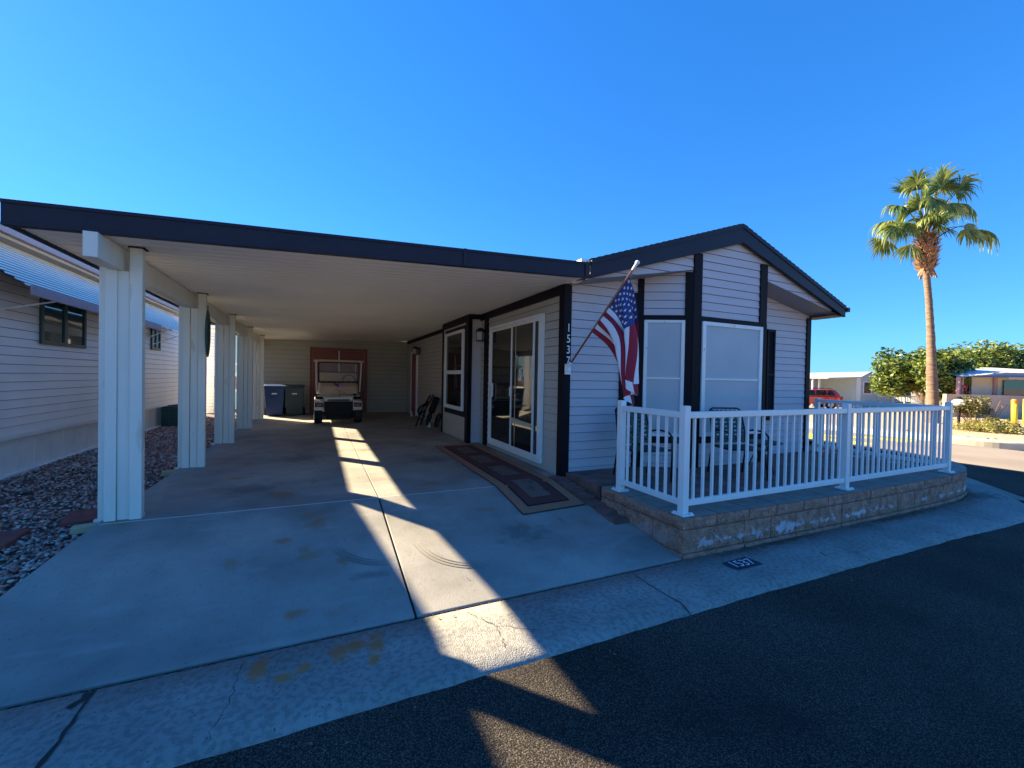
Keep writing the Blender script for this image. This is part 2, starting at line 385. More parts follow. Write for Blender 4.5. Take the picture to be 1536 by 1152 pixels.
# dark asphalt apron beside the gutter return
mb = MB(); pts = [(8.9,1.9),(13.5,1.9),(13.5,2.1),(12.35,3.2),(12.35,30),(10.6,30),(10.6,3.5),(9.6,2.6)]
mb.add([(x,y,gz(x)-.012) for x,y in pts], [tuple(range(len(pts)))])
struct(mb.build('street_apron', 'asphalt'))

# driveway slabs with open joints
zf = .28; y0, y1 = 2.795, 4.74; xl, xr, xc = -1.72, 3.0, .61
def slab(mb, x0, x1, ya, yb, za, zb, xla=None):
    a = x0 if xla is None else xla
    mb.add([(a,ya,-.2),(x1,ya,-.2),(x1,yb,-.2),(x0,yb,-.2),(a,ya,za),(x1,ya,za),(x1,yb,zb),(x0,yb,zb)],
           [(0,3,2,1),(4,5,6,7),(0,1,5,4),(1,2,6,5),(2,3,7,6),(3,0,4,7)])
mb = MB()
slab(mb, xl, xc-.008, y0, y1, .004, zf-.001, -1.95); slab(mb, xc+.008, xr-.01, y0, y1, .004, zf-.001)
for a, b in ((4.752,7.88),(7.89,11.3),(11.31,15.72)):
    slab(mb, xl, xc-.004, a, b, zf, zf); slab(mb, xc+.004, xr+.12, a, b, zf, zf)
struct(mb.build('driveway', 'concrete', bevel=.006))
mb = MB(); mb.box(-1.7,2.98,2.70,2.80,-.19,-.012); mb.add([(xc-.03,2.79,-.02),(xc+.03,2.79,-.02),(xc+.03,4.76,.262),(xc-.03,4.76,.262)],[(0,1,2,3)])
mb.box(xc-.03,xc+.03,4.76,15.7,.2,.272)
struct(mb.build('joint_filler', 'dark'))
mb = MB(); mb.box(-1.7,2.98,4.738,4.755,.2,.2795)
struct(mb.build('expansion_joint', mat('pale joint sealant', (.5,.5,.48), .7)))

# gutter / kerb, a swept profile with a curved return on the right
inner = [(-30,2.762),(-1.0,2.762),(3.0,2.762),(6.0,2.745),(7.6,2.73),(8.3,2.76),(8.95,2.95),(9.5,3.3),(9.9,3.8),(10.15,4.6),(10.25,6),(10.25,30)]
outer = [(-30,2.08),(-1.0,2.1),(3.0,2.11),(6.0,2.08),(7.3,2.03),(8.4,2.07),(9.15,2.46),(9.85,3.05),(10.5,3.7),(10.85,4.6),(10.95,6),(10.95,30)]
def dens(pl, k=6, ks=None):
    out = []
    for i in range(len(pl)-1):
        if ks: k = ks[i]
        p0 = Vector(pl[max(i-1,0)]); p1 = Vector(pl[i]); p2 = Vector(pl[i+1]); p3 = Vector(pl[min(i+2,len(pl)-1)])
        for j in range(k):
            t = j/k
            if (p2-p1).length > 2.2: q = p1.lerp(p2, t)
            else: q = .5*((2*p1)+(p2-p0)*t+(2*p0-5*p1+4*p2-p3)*t*t+(3*p1-p0-3*p2+p3)*t**3)
            out.append((q.x,q.y))
    out.append(pl[-1]); return out
ks = [20,36,36,28,14,10,8,8,8,8,8,20]; I_, O_ = dens(inner,ks=ks), dens(outer,ks=ks)
prof = [(0,-.10),(0,.0),(.35,-.006),(.62,.004),(.80,.012),(.90,.0),(1.0,-.03),(1.02,-.10)]
mb = MB(); vs = []; k = len(prof)
for i, ((ix,iy),(ox,oy)) in enumerate(zip(I_,O_)):
    for t, z in prof:
        jx = random.uniform(-.007,.007) if t > .95 else 0
        vs.append((ix+(ox-ix)*t+jx*.3, iy+(oy-iy)*t+jx, z))
fs = [(i*k+j,(i+1)*k+j,(i+1)*k+j+1,i*k+j+1) for i in range(len(I_)-1) for j in range(k-1)]
struct(mb.add(vs, fs).build('gutter', 'gutter', smooth=True))
def crack(mb, p, q, w, z, jag=.012, n=12):
    p = Vector(p); q = Vector(q); t = (q-p).normalized(); nn = Vector((-t.y,t.x)); L_, R_ = [], []
    for i in range(n+1):
        c = p.lerp(q,i/n) + nn*random.uniform(-jag,jag); ww = w*random.uniform(.4,1.)
        L_.append((c.x-nn.x*ww/2,c.y-nn.y*ww/2,z)); R_.append((c.x+nn.x*ww/2,c.y+nn.y*ww/2,z))
    mb.add(L_+R_, [(i,i+1,n+2+i,n+1+i) for i in range(n)])
def gut_z(y, x=0): # crown of the gutter between the two edges
    t = (2.765-y)/.665; 
    for (a,za),(b,zb) in zip(prof[1:-1],prof[2:]):
        if a <= t <= b and b > a: return za+(zb-za)*(t-a)/(b-a)
    return -.03
mb = MB()
def gcrack(p, q, w, jag=.012, n=12):
    p = Vector(p); q = Vector(q); t = (q-p).normalized(); nn = Vector((-t.y,t.x)); L_, R_ = [], []
    for i in range(n+1):
        c = p.lerp(q,i/n) + nn*random.uniform(-jag,jag); ww = w*random.uniform(.4,1.)
        z = gut_z(c.y)+.004
        L_.append((c.x-nn.x*ww/2,c.y-nn.y*ww/2,z)); R_.append((c.x+nn.x*ww/2,c.y+nn.y*ww/2,z))
    mb.add(L_+R_, [(i,i+1,n+2+i,n+1+i) for i in range(n)])
gcrack((-1.0,2.76),(-1.0,2.12),.028,.006); gcrack((2.39,2.76),(2.37,2.12),.012,.005)
gcrack((4.65,2.74),(4.63,2.1),.010,.003); gcrack((7.52,2.72),(7.3,2.1),.012,.003)
gcrack((.93,2.72),(1.06,2.5),.006,.012); gcrack((1.06,2.5),(1.02,2.25),.005,.008); gcrack((1.06,2.5),(1.3,2.33),.005,.01)
gcrack((4.334,2.404),(4.28,2.31),.014,.006,5); gcrack((-.35,2.7),(-.42,2.18),.004,.02)
gcrack((-1.0,2.76),(-1.06,2.66),.05,.01,4)
struct(mb.build('gutter_joints', 'crack'))
mb = MB()
for i in range(60):
    x = -2+i*.085+random.uniform(-.02,.02)
    if x < 2.95: mb.blob((x, 2.775+random.uniform(-.006,.006), -.006), (random.uniform(.01,.03),.007,.008), 5, 3)
struct(mb.build('joint_debris', 'bedbase'))
mb = MB(); vs = []
# tyre scuff marks on the driveway
def scuff(cx, cy, r0, a0, a1, w):
    n = 14
    for j in range(3):
        rr = r0+j*w*1.4; L_, R_ = [], []
        for i in range(n+1):
            a = R(a0+(a1-a0)*i/n); x = cx+rr*math.cos(a); y = cy+rr*math.sin(a); z = (y-2.785)/1.955*.275+.0085
            ww = w*math.sin(math.pi*(i+.3)/(n+.6))*(.5+.3*j%2)
            L_.append((x-math.cos(a)*ww/2,y-math.sin(a)*ww/2,z)); R_.append((x+math.cos(a)*ww/2,y+math.sin(a)*ww/2,z+ww*math.sin(a)*.14))
        mb.add(L_+R_, [(i,i+1,n+2+i,n+1+i) for i in range(n)])
scuff(1.35, 3.75, .52, 185, 262, .022); scuff(.62, 3.95, .46, 196, 262, .022)
struct(mb.build('tyre_marks', mat('rubber scuff', (.22,.205,.18), .85)))

mb = MB()   # dry leaf litter and grit
for k in range(150):
    q = random.random(); x = random.uniform(-1.5,8) if q < .6 else random.uniform(-1.6,2.8); y = random.choice([2.0,2.74,2.76,2.05])+random.uniform(-.05,.03) if q < .6 else random.uniform(2.9,8)
    z = (gut_z(min(y,2.76))+.004 if y > 2.09 else -.016) if q < .6 else min(.283,(y-2.785)/1.955*.275+.008)
    a = random.random()*6.28; s_ = random.uniform(.004,.013); c_, n_ = math.cos(a)*s_, math.sin(a)*s_
    mb.add([(x-c_,y-n_,z),(x+n_*.5,y-c_*.5,z+.004),(x+c_,y+n_,z),(x-n_*.5,y+c_*.5,z+.003)],[(0,1,2,3)])
o = mb.build('leaf_litter','browntwig'); o['kind'] = 'stuff'; o['label'] = 'scattered dry leaf bits and grit on the concrete and gutter'
# painted house number on the kerb
mb = MB(); pc = [(3.255,2.60),(3.575,2.61),(3.585,2.44),(3.262,2.44)]
mb.add([(x,y,gut_z(y)+.006) for x,y in pc], [(3,2,1,0)])
t = mb.build('kerb_number', mat('number paint black', (.02,.03,.06), .8, var=.3, vscale=30))
tag(t, 'black painted rectangle with white 1537 on the concrete gutter', 'kerb number')
txt = text_mesh('number', '1537', .15, Matrix.Translation((3.42,2.522,gut_z(2.52)+.010)) @ Matrix.Rotation(R(-3),4,'Z') @ Matrix.Diagonal((.88,1.,.01,1)), 'white', t)

# ------------------------------------------------------------------ gravel bed (left)
mb = MB(); mb.add([(-1.9,2.78,.0),(-8,2.78,.0),(-8,22,.17),(-1.7,22,.17),(-1.7,4.8,.19)], [(0,4,3,2,1)])
mb = MB(); gxs = [-12,-6,-4,-3,-2,-1.68]; gys = [2.78,3.2,3.7,4.3,5,8,12,16,30]; vs = []; fs = []
def gravz(x, y): return .17*max(0,min(1,(y-2.7)/1.7)) + (0.02 if x < -3 else 0)
for y in gys:
    for x in gxs: vs.append((x, y, gravz(x,y)-.02))
n = len(gxs)
for j in range(len(gys)-1):
    for i in range(n-1): a=j*n+i; fs.append((a,a+1,a+n+1,a+n))
struct(mb.add(vs,fs).build('gravel_bed', 'bedbase'))
def stones(name, pts, label=None):
    bm = bmesh.new(); bmesh.ops.create_icosphere(bm, subdivisions=1, radius=1); base = [v.co.copy() for v in bm.verts]; bf = [tuple(v.index for v in f.verts) for f in bm.faces]; bm.free()
    vs, fs, tone = [], [], []
    for (x,y,z,s) in pts:
        k = len(vs); a = random.uniform(0,6.3); ca, sa = math.cos(a), math.sin(a); t = random.random()
        sx, sy, sz = s*random.uniform(.8,1.5), s*random.uniform(.6,1.), s*random.uniform(.4,.75); tl = random.uniform(-.4,.4)
        for p in base:
            j = 1+random.uniform(-.12,.12); px, py, pz = p.x*sx*j, p.y*sy*j, p.z*sz*j; pz += px*tl
            vs.append((x+px*ca-py*sa, y+px*sa+py*ca, z+pz)); tone.append(t)
        fs += [tuple(i+k for i in f) for f in bf]
    me = bpy.data.meshes.new(name); me.from_pydata(vs,[],fs); me.materials.append(M['stone'])
    at = me.attributes.new('tone','FLOAT','POINT'); at.data.foreach_set('value', tone)
    me.polygons.foreach_set('use_smooth', [True]*len(fs))
    o = bpy.data.objects.new(name, me); C.objects.link(o); o['kind'] = 'stuff'; 
    if label: o['label'] = label; o['category'] = 'gravel'
    return o
pts = []
for i in range(20000):
    u = random.random(); y = 2.85+ (16-2.85)*u**1.9; x = random.uniform(-3.62,-1.74)
    if y > 6 and random.random() < .15: continue
    lim = -1.95+(y-2.785)/1.955*.23 if y < 4.74 else -1.72
    if x > lim-.02: x = lim-.02-random.random()*.4
    s = random.uniform(.009,.022)*(1 if y < 8 else 1.5)
    pts.append((x,y,gravz(x,y)+random.uniform(-.012,.012),s))
stones('gravel', pts, 'mixed red and grey river stones in the bed between driveway and neighbouring home')
# gravel in the raised corner planter
pts = []
for i in range(3000):
    x = random.uniform(8.55,9.7); y = random.uniform(3.2,9)
    if x > 9.7-.9*max(0,(4.3-y)): continue
    pts.append((x,y,.27+random.uniform(-.01,.01),random.uniform(.016,.035)))
stones('planter_gravel', pts, 'grey stones filling the raised planter past the side railing')
mb = MB(); mb.add([(8.4,2.95,.255),(9.2,3.1,.255),(9.75,3.9,.255),(9.85,5,.255),(9.85,12,.255),(8.4,12,.255)],[(0,1,2,3,4,5)])
struct(mb.build('planter_soil', 'bedbase'))
g = 'red stepping stones in the gravel'
for i,(x,y,rz,lab) in enumerate(((-1.98,5.38,.2,'red square stepping stone in the gravel beside the foot of the first carport post'),(-2.42,4.85,.1,'red stepping stone in the gravel, cut off by the left edge'))):
    mb = MB(); mb.obox((x,y,.19),(.36,.42,.05),Matrix.Rotation(rz,3,'Z')); tag(mb.build('stepping_stone','step',bevel=.01), lab, 'stepping stone', g)
for i,(x,y,lab) in enumerate(((-1.83,4.86,'small wooden block on the gravel at the first post cluster'),(-1.83,7.15,'small wooden block on the gravel at the second post cluster'))):
    mb = MB(); mb.obox((x,y,.225),(.16,.09,.06),Matrix.Rotation(.15,3,'Z')); tag(mb.build('wood_block', mat('pale wood',(.45,.36,.22),.8),bevel=.005), lab, 'wood block', 'wood blocks by the posts')

# ------------------------------------------------------------------ carport
car = thing('carport', 'long flat carport roof on clustered cream posts with charcoal fascia', 'carport', (-1.55,4.8,zf))
cz = lambda x: 2.685+.037*(x+1.45)
mb = MB(); yy = 4.44; x0, x1 = -2.08, 2.98
prof_ = []
while yy < 15.9:
    prof_ += [(yy,0),(yy+.118,0),(yy+.124,.014),(yy+.140,.014),(yy+.146,0)]; yy += .146
vs = [(x0,p[0],cz(x0)+.012+p[1]) for p in prof_] + [(x1,p[0],cz(x1)+.012+p[1]) for p in prof_]; n = len(prof_)
mb.add(vs, [(i,i+1,n+i+1,n+i) for i in range(n-1)])
mb.build('ceiling', 'ceil', car)
mb = MB(); mb.add([(x0,4.42,cz(x0)+.09),(x1,4.42,cz(x1)+.09),(x1,16,cz(x1)+.09),(x0,16,cz(x0)+.09),(x0,4.42,cz(x0)+.115),(x1,4.42,cz(x1)+.115),(x1,16,cz(x1)+.115),(x0,16,cz(x0)+.115)],
   [(0,3,2,1),(4,5,6,7),(0,1,5,4),(1,2,6,5),(2,3,7,6),(3,0,4,7)])
mb.build('roof_deck', 'white', car)
# fascia : front and outer side, with a lip
mb = MB(); xa, xb = -2.12, 3.03
def fz(x): return 2.66+.0395*(x+1.95)
mb.prism([(xa,4.38,fz(xa)),(xb,4.38,fz(xb)),(xb,4.38,fz(xb)+.178),(xa,4.38,fz(xa)+.178)], (0,.035,0))
mb.prism([(xa,4.372,fz(xa)+.155),(xb,4.372,fz(xb)+.155),(xb,4.372,fz(xb)+.185),(xa,4.372,fz(xa)+.185)], (0,.05,0))
mb.prism([(xa,4.376,fz(xa)-.004),(xb,4.376,fz(xb)-.004),(xb,4.376,fz(xb)+.02),(xa,4.376,fz(xa)+.02)], (0,.06,0))
mb.box(xa,xa+.035,4.416,16,fz(xa),fz(xa)+.178)
mb.build('fascia', 'fascia', car, bevel=.003)
mb = MB(); 
for x in (1.42,2.98): mb = MB(); mb.prism([(x-.02,4.366,fz(x)+.0),(x+.02,4.366,fz(x)),(x+.02,4.366,fz(x)+.186),(x-.02,4.366,fz(x)+.186)], (0,.005,0)); mb.build('fascia_joint_cover', 'fascia', car)
mb = MB(); mb.box(-1.655,-1.565,4.34,15.9,2.475,2.67); mb.build('beam', 'postw', car, bevel=.004)
pys = [4.80,7.12,9.37,11.70,14.0]
for k, py in enumerate(pys):
    for (a,b,dy,top,zb) in ((-1.686,-1.606,0,2.475,zf),(-1.601,-1.518,.018,2.475,zf),(-1.512,-1.425,-.005,cz(-1.45)+.005,zf),(-1.745,-1.692,.055,2.50,.22)):
        mb = MB()
        # folded steel post: front face with shallow side flutes
        y = py+dy; d = .075 if b-a > .07 else .06
        o_ = [(a,y),(b,y),(b,y+d),(b-.012,y+d),(b-.012,y+.02),(a+.012,y+.02),(a+.012,y+d),(a,y+d)]
        w = random.uniform(-.006,.006) if k == 0 else 0
        mb.prism([(p[0],p[1],zb) for p in o_], (w,0,top-zb))
        mb.box(a+.013,b-.013,y+.021,y+d-.002,zb,top)
        mb.build('post', 'postw', car, bevel=.0025)
    mb = MB(); mb.box(-1.80,-1.70,py+.13,py+.17,.24,.27); mb.box(-1.70,-1.43,py+.085,py+.11,zf,zf+.03); mb.build('foot_bracket','postw',car)
for py in pys: mb = MB(); mb.box(-1.525,-1.41,py-.015,py+.09,cz(-1.45)-.004,cz(-1.45)+.006); mb.build('post_cap', 'trim', car)

t = thing('hanging_plaque', 'long dark green oval float hung on the second carport post', 'plaque', (-1.40,7.0,1.85))
mb = MB(); mb.blob((-1.385,7.03,2.13),(.03,.09,.33),14,10); mb.build('body','green',t,smooth=True)
mb = MB(); mb.tube([(-1.385,7.03,2.44),(-1.40,7.1,2.52)],.006,6); mb.build('hook','sconce',t)

# ------------------------------------------------------------------ the house
H = thing('mobile_home', 'pale grey lap sided mobile home with plum trim and gable bay window', 'mobile home', (5.6,4.85,.28))
ym, yb_, xs_, xj = 4.85, 4.47, 2.975, 2.72
sof = lambda x: 2.86+.188*(x-3.1) if x < 4.9 else (3.18-.19*(x-6.44) if x > 6.44 else 3.2)
rkz = lambda x: (2.84+(x-3.03)*.316) if x < 5.77 else (3.705-(x-5.77)*.342)     # underside of the rake
# front walls (left of bay, right of bay)
mb = MB(); siding(mb, [(3.0,.28),(4.25,.28),(4.25,sof(4.25)),(3.0,2.9)], (0,ym,0), (1,0,0), (0,-1,0), z0=.28)
mb.build('front_wall', ['siding','lapshade'], H)
mb = MB(); siding(mb, [(6.35,.28),(8.22,.28),(8.22,sof(8.22)),(6.44,sof(6.44)),(6.35,3.18)], (0,ym,0), (1,0,0), (0,-1,0), z0=.28)
mb.build('front_wall', ['siding','lapshade'], H)
# bay: front, left and right cants
P1, P2, P3, P4 = (4.20,ym), (4.88,yb_), (6.44,yb_), (7.0,ym)
mb = MB(); siding(mb, [(4.88,.30),(6.44,.30),(6.44,rkz(6.44)+.12),(5.77,rkz(5.77)+.12),(4.88,rkz(4.88)+.12)], (0,yb_,0), (1,0,0), (0,-1,0), z0=.28)
u = Vector((P2[0]-P1[0],P2[1]-P1[1],0)); Lc = u.length; un = u.normalized(); nn = Vector((un.y,-un.x,0))
siding(mb, [(0,.30),(Lc,.30),(Lc,sof(4.88)+.02),(0,sof(4.2)+.02)], (P1[0],P1[1],0), un, nn, z0=.28)
u2 = Vector((P4[0]-P3[0],P4[1]-P3[1],0)); u2n = u2.normalized()
siding(mb, [(0,.30),(u2.length,.30),(u2.length,sof(7.0)),(0,sof(6.44))], (P3[0],P3[1],0), u2n, (u2n.y,-u2n.x,0), z0=.28)
mb.build('bay_wall', ['siding','lapshade'], H)
# gable face strips in the bay plane + their soffits
mb = MB()
siding(mb, [(3.07,2.855),(4.88,sof(4.88)),(4.88,rkz(4.88)+.12),(3.07,2.98)], (0,yb_,0), (1,0,0), (0,-1,0), z0=.28)
mb.build('gable_wall', ['siding','lapshade'], H); mb = MB()
siding(mb, [(6.44,sof(6.44)),(8.2,sof(8.2)),(8.2,rkz(8.2)+.06),(6.44,rkz(6.44)+.12)], (0,yb_,0), (1,0,0), (0,-1,0), z0=.28)
mb.build('gable_wall', ['siding','lapshade'], H)
SOFM = mat('soffit board', (.30,.28,.30), .6)
for a, b in ((3.03,4.9),(6.42,8.46)):
    mb = MB(); mb.add([(a,4.42,sof(a)-.004),(b,4.42,sof(b)-.004),(b,ym+.05,sof(b)-.004),(a,ym+.05,sof(a)-.004)], [(0,1,2,3)]); mb.build('soffit', SOFM, H)

# trim boards
def fb(mb, x0, x1, z0, z1, y=ym, t=.028): mb.box(x0,x1,y-t,y,z0,z1)
for (a,b,c,d,y,t) in ((2.965,3.06,.285,2.86,ym,.030),(8.13,8.235,.285,2.80,ym,.030),(4.135,4.225,.30,2.86,ym,.024)):
    mb = MB(); fb(mb,a,b,c,d,y,t); mb.build('corner_trim','trim',H)
mb = MB(); mb.box(2.945,2.975,ym-.028,4.95,.285,2.83); mb.build('corner_trim','trim',H)
mb = MB(); mb.box(8.235,8.262,ym-.02,4.95,.285,2.8); mb.build('corner_trim','trim',H)
mb = MB(); fb(mb,4.865,5.022,2.53,3.44,yb_,.03); mb.build('bay_trim','trim',H)
mb = MB(); fb(mb,4.86,5.03,.31,2.53,yb_,.03); mb.build('bay_trim','trim',H)
mb = MB(); fb(mb,6.29,6.445,2.53,3.455,yb_,.03); mb.build('bay_trim','trim',H)
mb = MB(); fb(mb,6.345,6.455,.31,2.53,yb_,.03); mb.build('bay_trim','trim',H)
mb = MB(); fb(mb,5.03,6.345,2.47,2.545,yb_,.026); mb.build('header_trim','trim',H)
mb = MB(); fb(mb,5.03,6.345,.70,.80,yb_,.026); mb.build('sill_trim','trim',H)
Cm = Matrix((un, -nn, Vector((0,0,1)))).transposed()
def cant(mb, a, b, z0, z1, t, off=0):
    c = Vector((P1[0],P1[1],0)) + un*(a+b)/2 + nn*(off+t/2) + Vector((0,0,(z0+z1)/2)); mb.obox(c, (b-a,t,z1-z0), Cm)
mb = MB(); cant(mb,0.0,.085,.31,sof(4.2),.028); mb.build('bay_trim','trim',H)
mb = MB(); cant(mb,Lc-.115,Lc+.012,.31,sof(4.7),.028); mb.build('bay_trim','trim',H)
mb = MB(); cant(mb,.085,Lc-.115,2.47,2.545,.026); mb.build('header_trim','trim',H)
mb = MB(); cant(mb,.085,Lc-.115,.70,.80,.026); mb.build('sill_trim','trim',H)
# bay windows with white frames and pale sun screens
def window_frame(mb, put, a, b, z0, z1, w=.07, t=.05):
    put(mb,a,a+w,z0,z1,t); put(mb,b-w,b,z0,z1,t); put(mb,a+w,b-w,z1-w*.8,z1,t-.002); put(mb,a+w,b-w,z0,z0+w*.8,t-.002)
pf = lambda mb,a,b,z0,z1,t,off=0: mb.box(a,b,yb_-off-t,yb_-off,z0,z1)
pc_ = lambda mb,a,b,z0,z1,t,off=0: cant(mb,a,b,z0,z1,t,off)
for put, a, b in ((pf,5.035,6.342),(pc_,.09,Lc-.118)):
    mb = MB(); window_frame(mb,put,a,b,.80,2.472,.07 if put is pf else .05); w = mb.build('window','white',H,bevel=.004)
    mb = MB(); put(mb,a+.05,b-.05,.83,2.44,.03); mb.build('screen','screen',w)
    mb = MB(); put(mb,a+.05,b-.05,1.625,1.648,.014,.030); mb.build('divider','white',w)
    mb = MB(); put(mb,(a+b)/2-.012,(a+b)/2+.012,2.435,2.455,.008,.05); mb.build('clip','silver',w); mb = MB(); put(mb,a+.03,a+.045,2.05,2.08,.008,.05); mb.build('clip','silver',w)
# louvred shutters
for a, b in ((3.885,4.10),(7.03,7.235)):
    mb = MB(); fb(mb,a,a+.035,.95,2.52,ym,.04); fb(mb,b-.035,b,.95,2.52,ym,.04)
    for z in (.95,1.72,2.48): fb(mb,a+.035,b-.035,z,z+.04,ym,.038)
    fb(mb,a+.03,b-.03,.96,2.5,ym-.012,.004)
    z = 1.0
    while z < 2.47:
        mb.add([(a+.035,ym-.036,z),(b-.035,ym-.036,z),(b-.035,ym-.018,z+.034),(a+.035,ym-.018,z+.034)],[(0,1,2,3)]); z += .036
    mb.build('shutter','trim',H)
# side walls under the carport (x = xs_ plane and the window bump-out at xj)
yj0, yj1 = 8.03, 9.95
mb = MB(); siding(mb, [(4.85,.28),(yj0+.1,.28),(yj0+.1,2.89),(4.85,2.89)], (xs_,0,0), (0,1,0), (-1,0,0), z0=.28)
mb.build('side_wall',['sidingshade','lapshade'],H)
mb = MB(); siding(mb, [(yj1-.1,.28),(15.75,.28),(15.75,2.89),(yj1-.1,2.89)], (xs_,0,0), (0,1,0), (-1,0,0), z0=.28,proud=.004)
mb.build('side_wall',['sidingshade','lapshade'],H)
mb = MB(); mb.box(xj,xs_+.05,yj0,yj1,.29,2.76); mb.build('bump_out','sidingshade',H)
mb = MB(); siding(mb, [(xj,.29),(xs_,.29),(xs_,2.76),(xj,2.76)], (0,yj0-.003,0), (1,0,0), (0,-1,0), z0=.28,back=.002); mb.build('bump_out_return',['siding','lapshade'],H)
for (a,b,c,d) in ((xj-.025,xj,yj0-.03,yj0+.14),(xj-.025,xj,yj1-.06,yj1+.0),(xs_-.025,xs_,7.60,7.80)):
    mb = MB(); mb.box(a,b,c,d,.285,2.77); mb.build('corner_trim','trim',H)
mb = MB(); mb.box(xj-.01,xj+.055,yj0-.03,yj0-.006,.285,2.76); mb.build('corner_trim','trim',H)
mb = MB(); mb.box(xs_-.04,xs_-.001,4.85,yj0-.03,2.73,2.855); mb.box(xj-.03,xj+.02,yj0-.04,yj1+.02,2.705,2.775); mb.box(xj-.02,xs_,yj0-.03,yj1+.02,2.775,2.86); mb.build('frieze_trim','trim',H); mb = MB(); mb.box(xs_-.03,xs_,yj1+.02,15.7,2.76,2.86); mb.build('frieze_trim','trim',H)
# double hung side window on the bump-out
def wx(mb, x, t, a, b, z0, z1): mb.box(x-t,x,a,b,z0,z1)
mb = MB(); wx(mb,xj,.012,8.15,9.72,.78,2.66); mb.build('window_surround','trim',H)
mb = MB(); A,B = 8.27,9.62
for a,b,c,d in ((A,A+.07,.90,2.58),(B-.07,B,.90,2.58),(A+.07,B-.07,2.52,2.58),(A+.07,B-.07,.90,.98),(A+.07,B-.07,1.66,1.74)): wx(mb,xj-.012,.045,a,b,c,d)
w = mb.build('window','white',H,bevel=.004)
mb = MB(); wx(mb,xj-.014,.01,A+.07,B-.07,.98,2.52); mb.build('pane','glass',w)
# sliding patio door
X = xs_-.012; A,B,zb,zt = 5.37,7.42,.37,2.54
mb = MB()
for a,b,c,d in ((A,A+.045,zb,zt),(B-.05,B,zb,zt),(A+.045,B-.05,zt-.05,zt),(A+.045,B-.05,zb,zb+.05)): wx(mb,X,.055,a,b,c,d)
D = mb.build('sliding_door','white',H,bevel=.004)
for (a,b,off) in ((A+.05,6.42,.03),(6.38,B-.06,.01)):
    mb = MB()
    for p,q,c,d in ((a,a+.035,zb+.05,zt-.055),(b-.04,b,zb+.05,zt-.055),(a+.035,b-.04,zt-.10,zt-.055),(a+.035,b-.04,zb+.05,zb+.11)): wx(mb,X-off,.03,p,q,c,d)
    mb.build('door_panel','white',D,bevel=.003)
    mb = MB(); wx(mb,X-off-.008,.01,a+.035,b-.04,zb+.11,zt-.10); mb.build('glass_panel','glass',D)
mb = MB(); wx(mb,X-.055,.02,5.56,5.60,zb+.11,zt-.10); mb.build('screen_stile','white',D)
mb = MB(); wx(mb,X-.042,.01,6.24,6.255,zb+.11,zt-.10); mb.build('blind_edge','silver',D)
for q in ((.075,.03,7.20,7.26,1.25,1.50),(.06,.05,7.32,7.36,1.25,1.45),(.075,.03,6.40,6.43,1.3,1.45)):
    mb = MB(); wx(mb,X-q[0]+.03,*q[1:]); mb.build('handle','white',D,bevel=.006)
mb = MB(); wx(mb,X-.055,.01,A+.3,6.35,.86,.92); mb.tube([(X-.06,A+.2,.89),(X-.062,6.3,.93)],.022,8); mb.build('security_bar',mat('pale bar',(.5,.5,.35),.5),D)
def gecko(x, y, z, ang, s):
    mb = MB(); c, sn = math.cos(ang), math.sin(ang)
    def q(u,v): return (x, y+(u*c-v*sn)*s, z+(u*sn+v*c)*s)
    mb.tube([q(0,.5),q(.02,.42),q(.0,.3),q(.02,.1),q(.0,0)], [.01*s*4,.06*s,.035*s,.06*s,.04*s], 8)
    mb.tube([q(0,0),q(-.05,-.2),q(.05,-.35),q(.1,-.45)], [.03*s,.022*s,.012*s,.004*s], 6)
    for a,b in ((.33,1),(.33,-1),(.02,1),(.02,-1)):
        mb.tube([q(.01,a),q(.14*b,a+.04),q(.17*b,a+.14*(1 if a>.2 else -1))], .016*s, 5)
    return mb
for (y,z,a) in ((6.2,1.83,.15),(5.98,1.60,-.2)):
    gecko(X-.05,y,z,a,.27).build('gecko_ornament','silver',D,smooth=True)
mb = MB(); wx(mb,xs_-.01,.012,7.46,7.53,.98,1.08); mb.build('outlet_cover','white',H)
mb = MB(); wx(mb,xs_-.01,.012,7.45,7.49,1.48,1.54); mb.build('doorbell','white',H)
# far side entry door (seen edge on)
mb = MB(); A,B = 13.9,14.85
for a,b,c,d in ((A,A+.07,.30,2.42),(B-.07,B,.30,2.42),(A+.07,B-.07,2.35,2.42)): wx(mb,xs_-.005,.06,a,b,c,d)
d_ = mb.build('side_door','white',H); mb = MB(); wx(mb,xs_-.005,.03,A+.07,B-.07,.3,2.35); mb.build('door_leaf','reddoor',d_)
# back and right walls, roof
mb = MB(); mb.box(8.16,8.20,4.95,16.5,.28,2.8); mb.box(3.0,8.2,16.4,16.5,.28,2.8); mb.build('far_wall',['siding','lapshade'],H)
mb = MB(); E0, E1, PK = (3.05,3.085), (8.46,2.975), (5.765,3.975)
for (a,b) in ((E0,PK),(PK,E1)):
    n = 26
    for i in range(n):
        t0, t1 = i/n, (i+1)/n
        xa_, za = a[0]+(b[0]-a[0])*t0, a[1]+(b[1]-a[1])*t0; xb_, zb_ = a[0]+(b[0]-a[0])*t1, a[1]+(b[1]-a[1])*t1
        up = .012; da, db = (up,0) if a is E0 else (0,up)
        mb.add([(xa_,4.37,za+da),(xb_,4.37,zb_+db),(xb_,16.8,zb_+db),(xa_,16.8,za+da),(xa_,4.37,za-.02),(xb_,4.37,zb_-.02)],[(0,1,2,3),(4,5,1,0)])
mb.build('roof','shingle',H)
mb = MB()
for (a,b,lo) in ((E0,PK,.245),(PK,E1,.0)):
    la = .235 if a is E0 else .275; lb = .275 if a is E0 else .175
    mb.prism([(a[0],4.38,a[1]-.015-la+.02),(b[0],4.38,b[1]-.015-lb),(b[0],4.38,b[1]-.015),(a[0],4.38,a[1]-.015)], (0,.035,0))
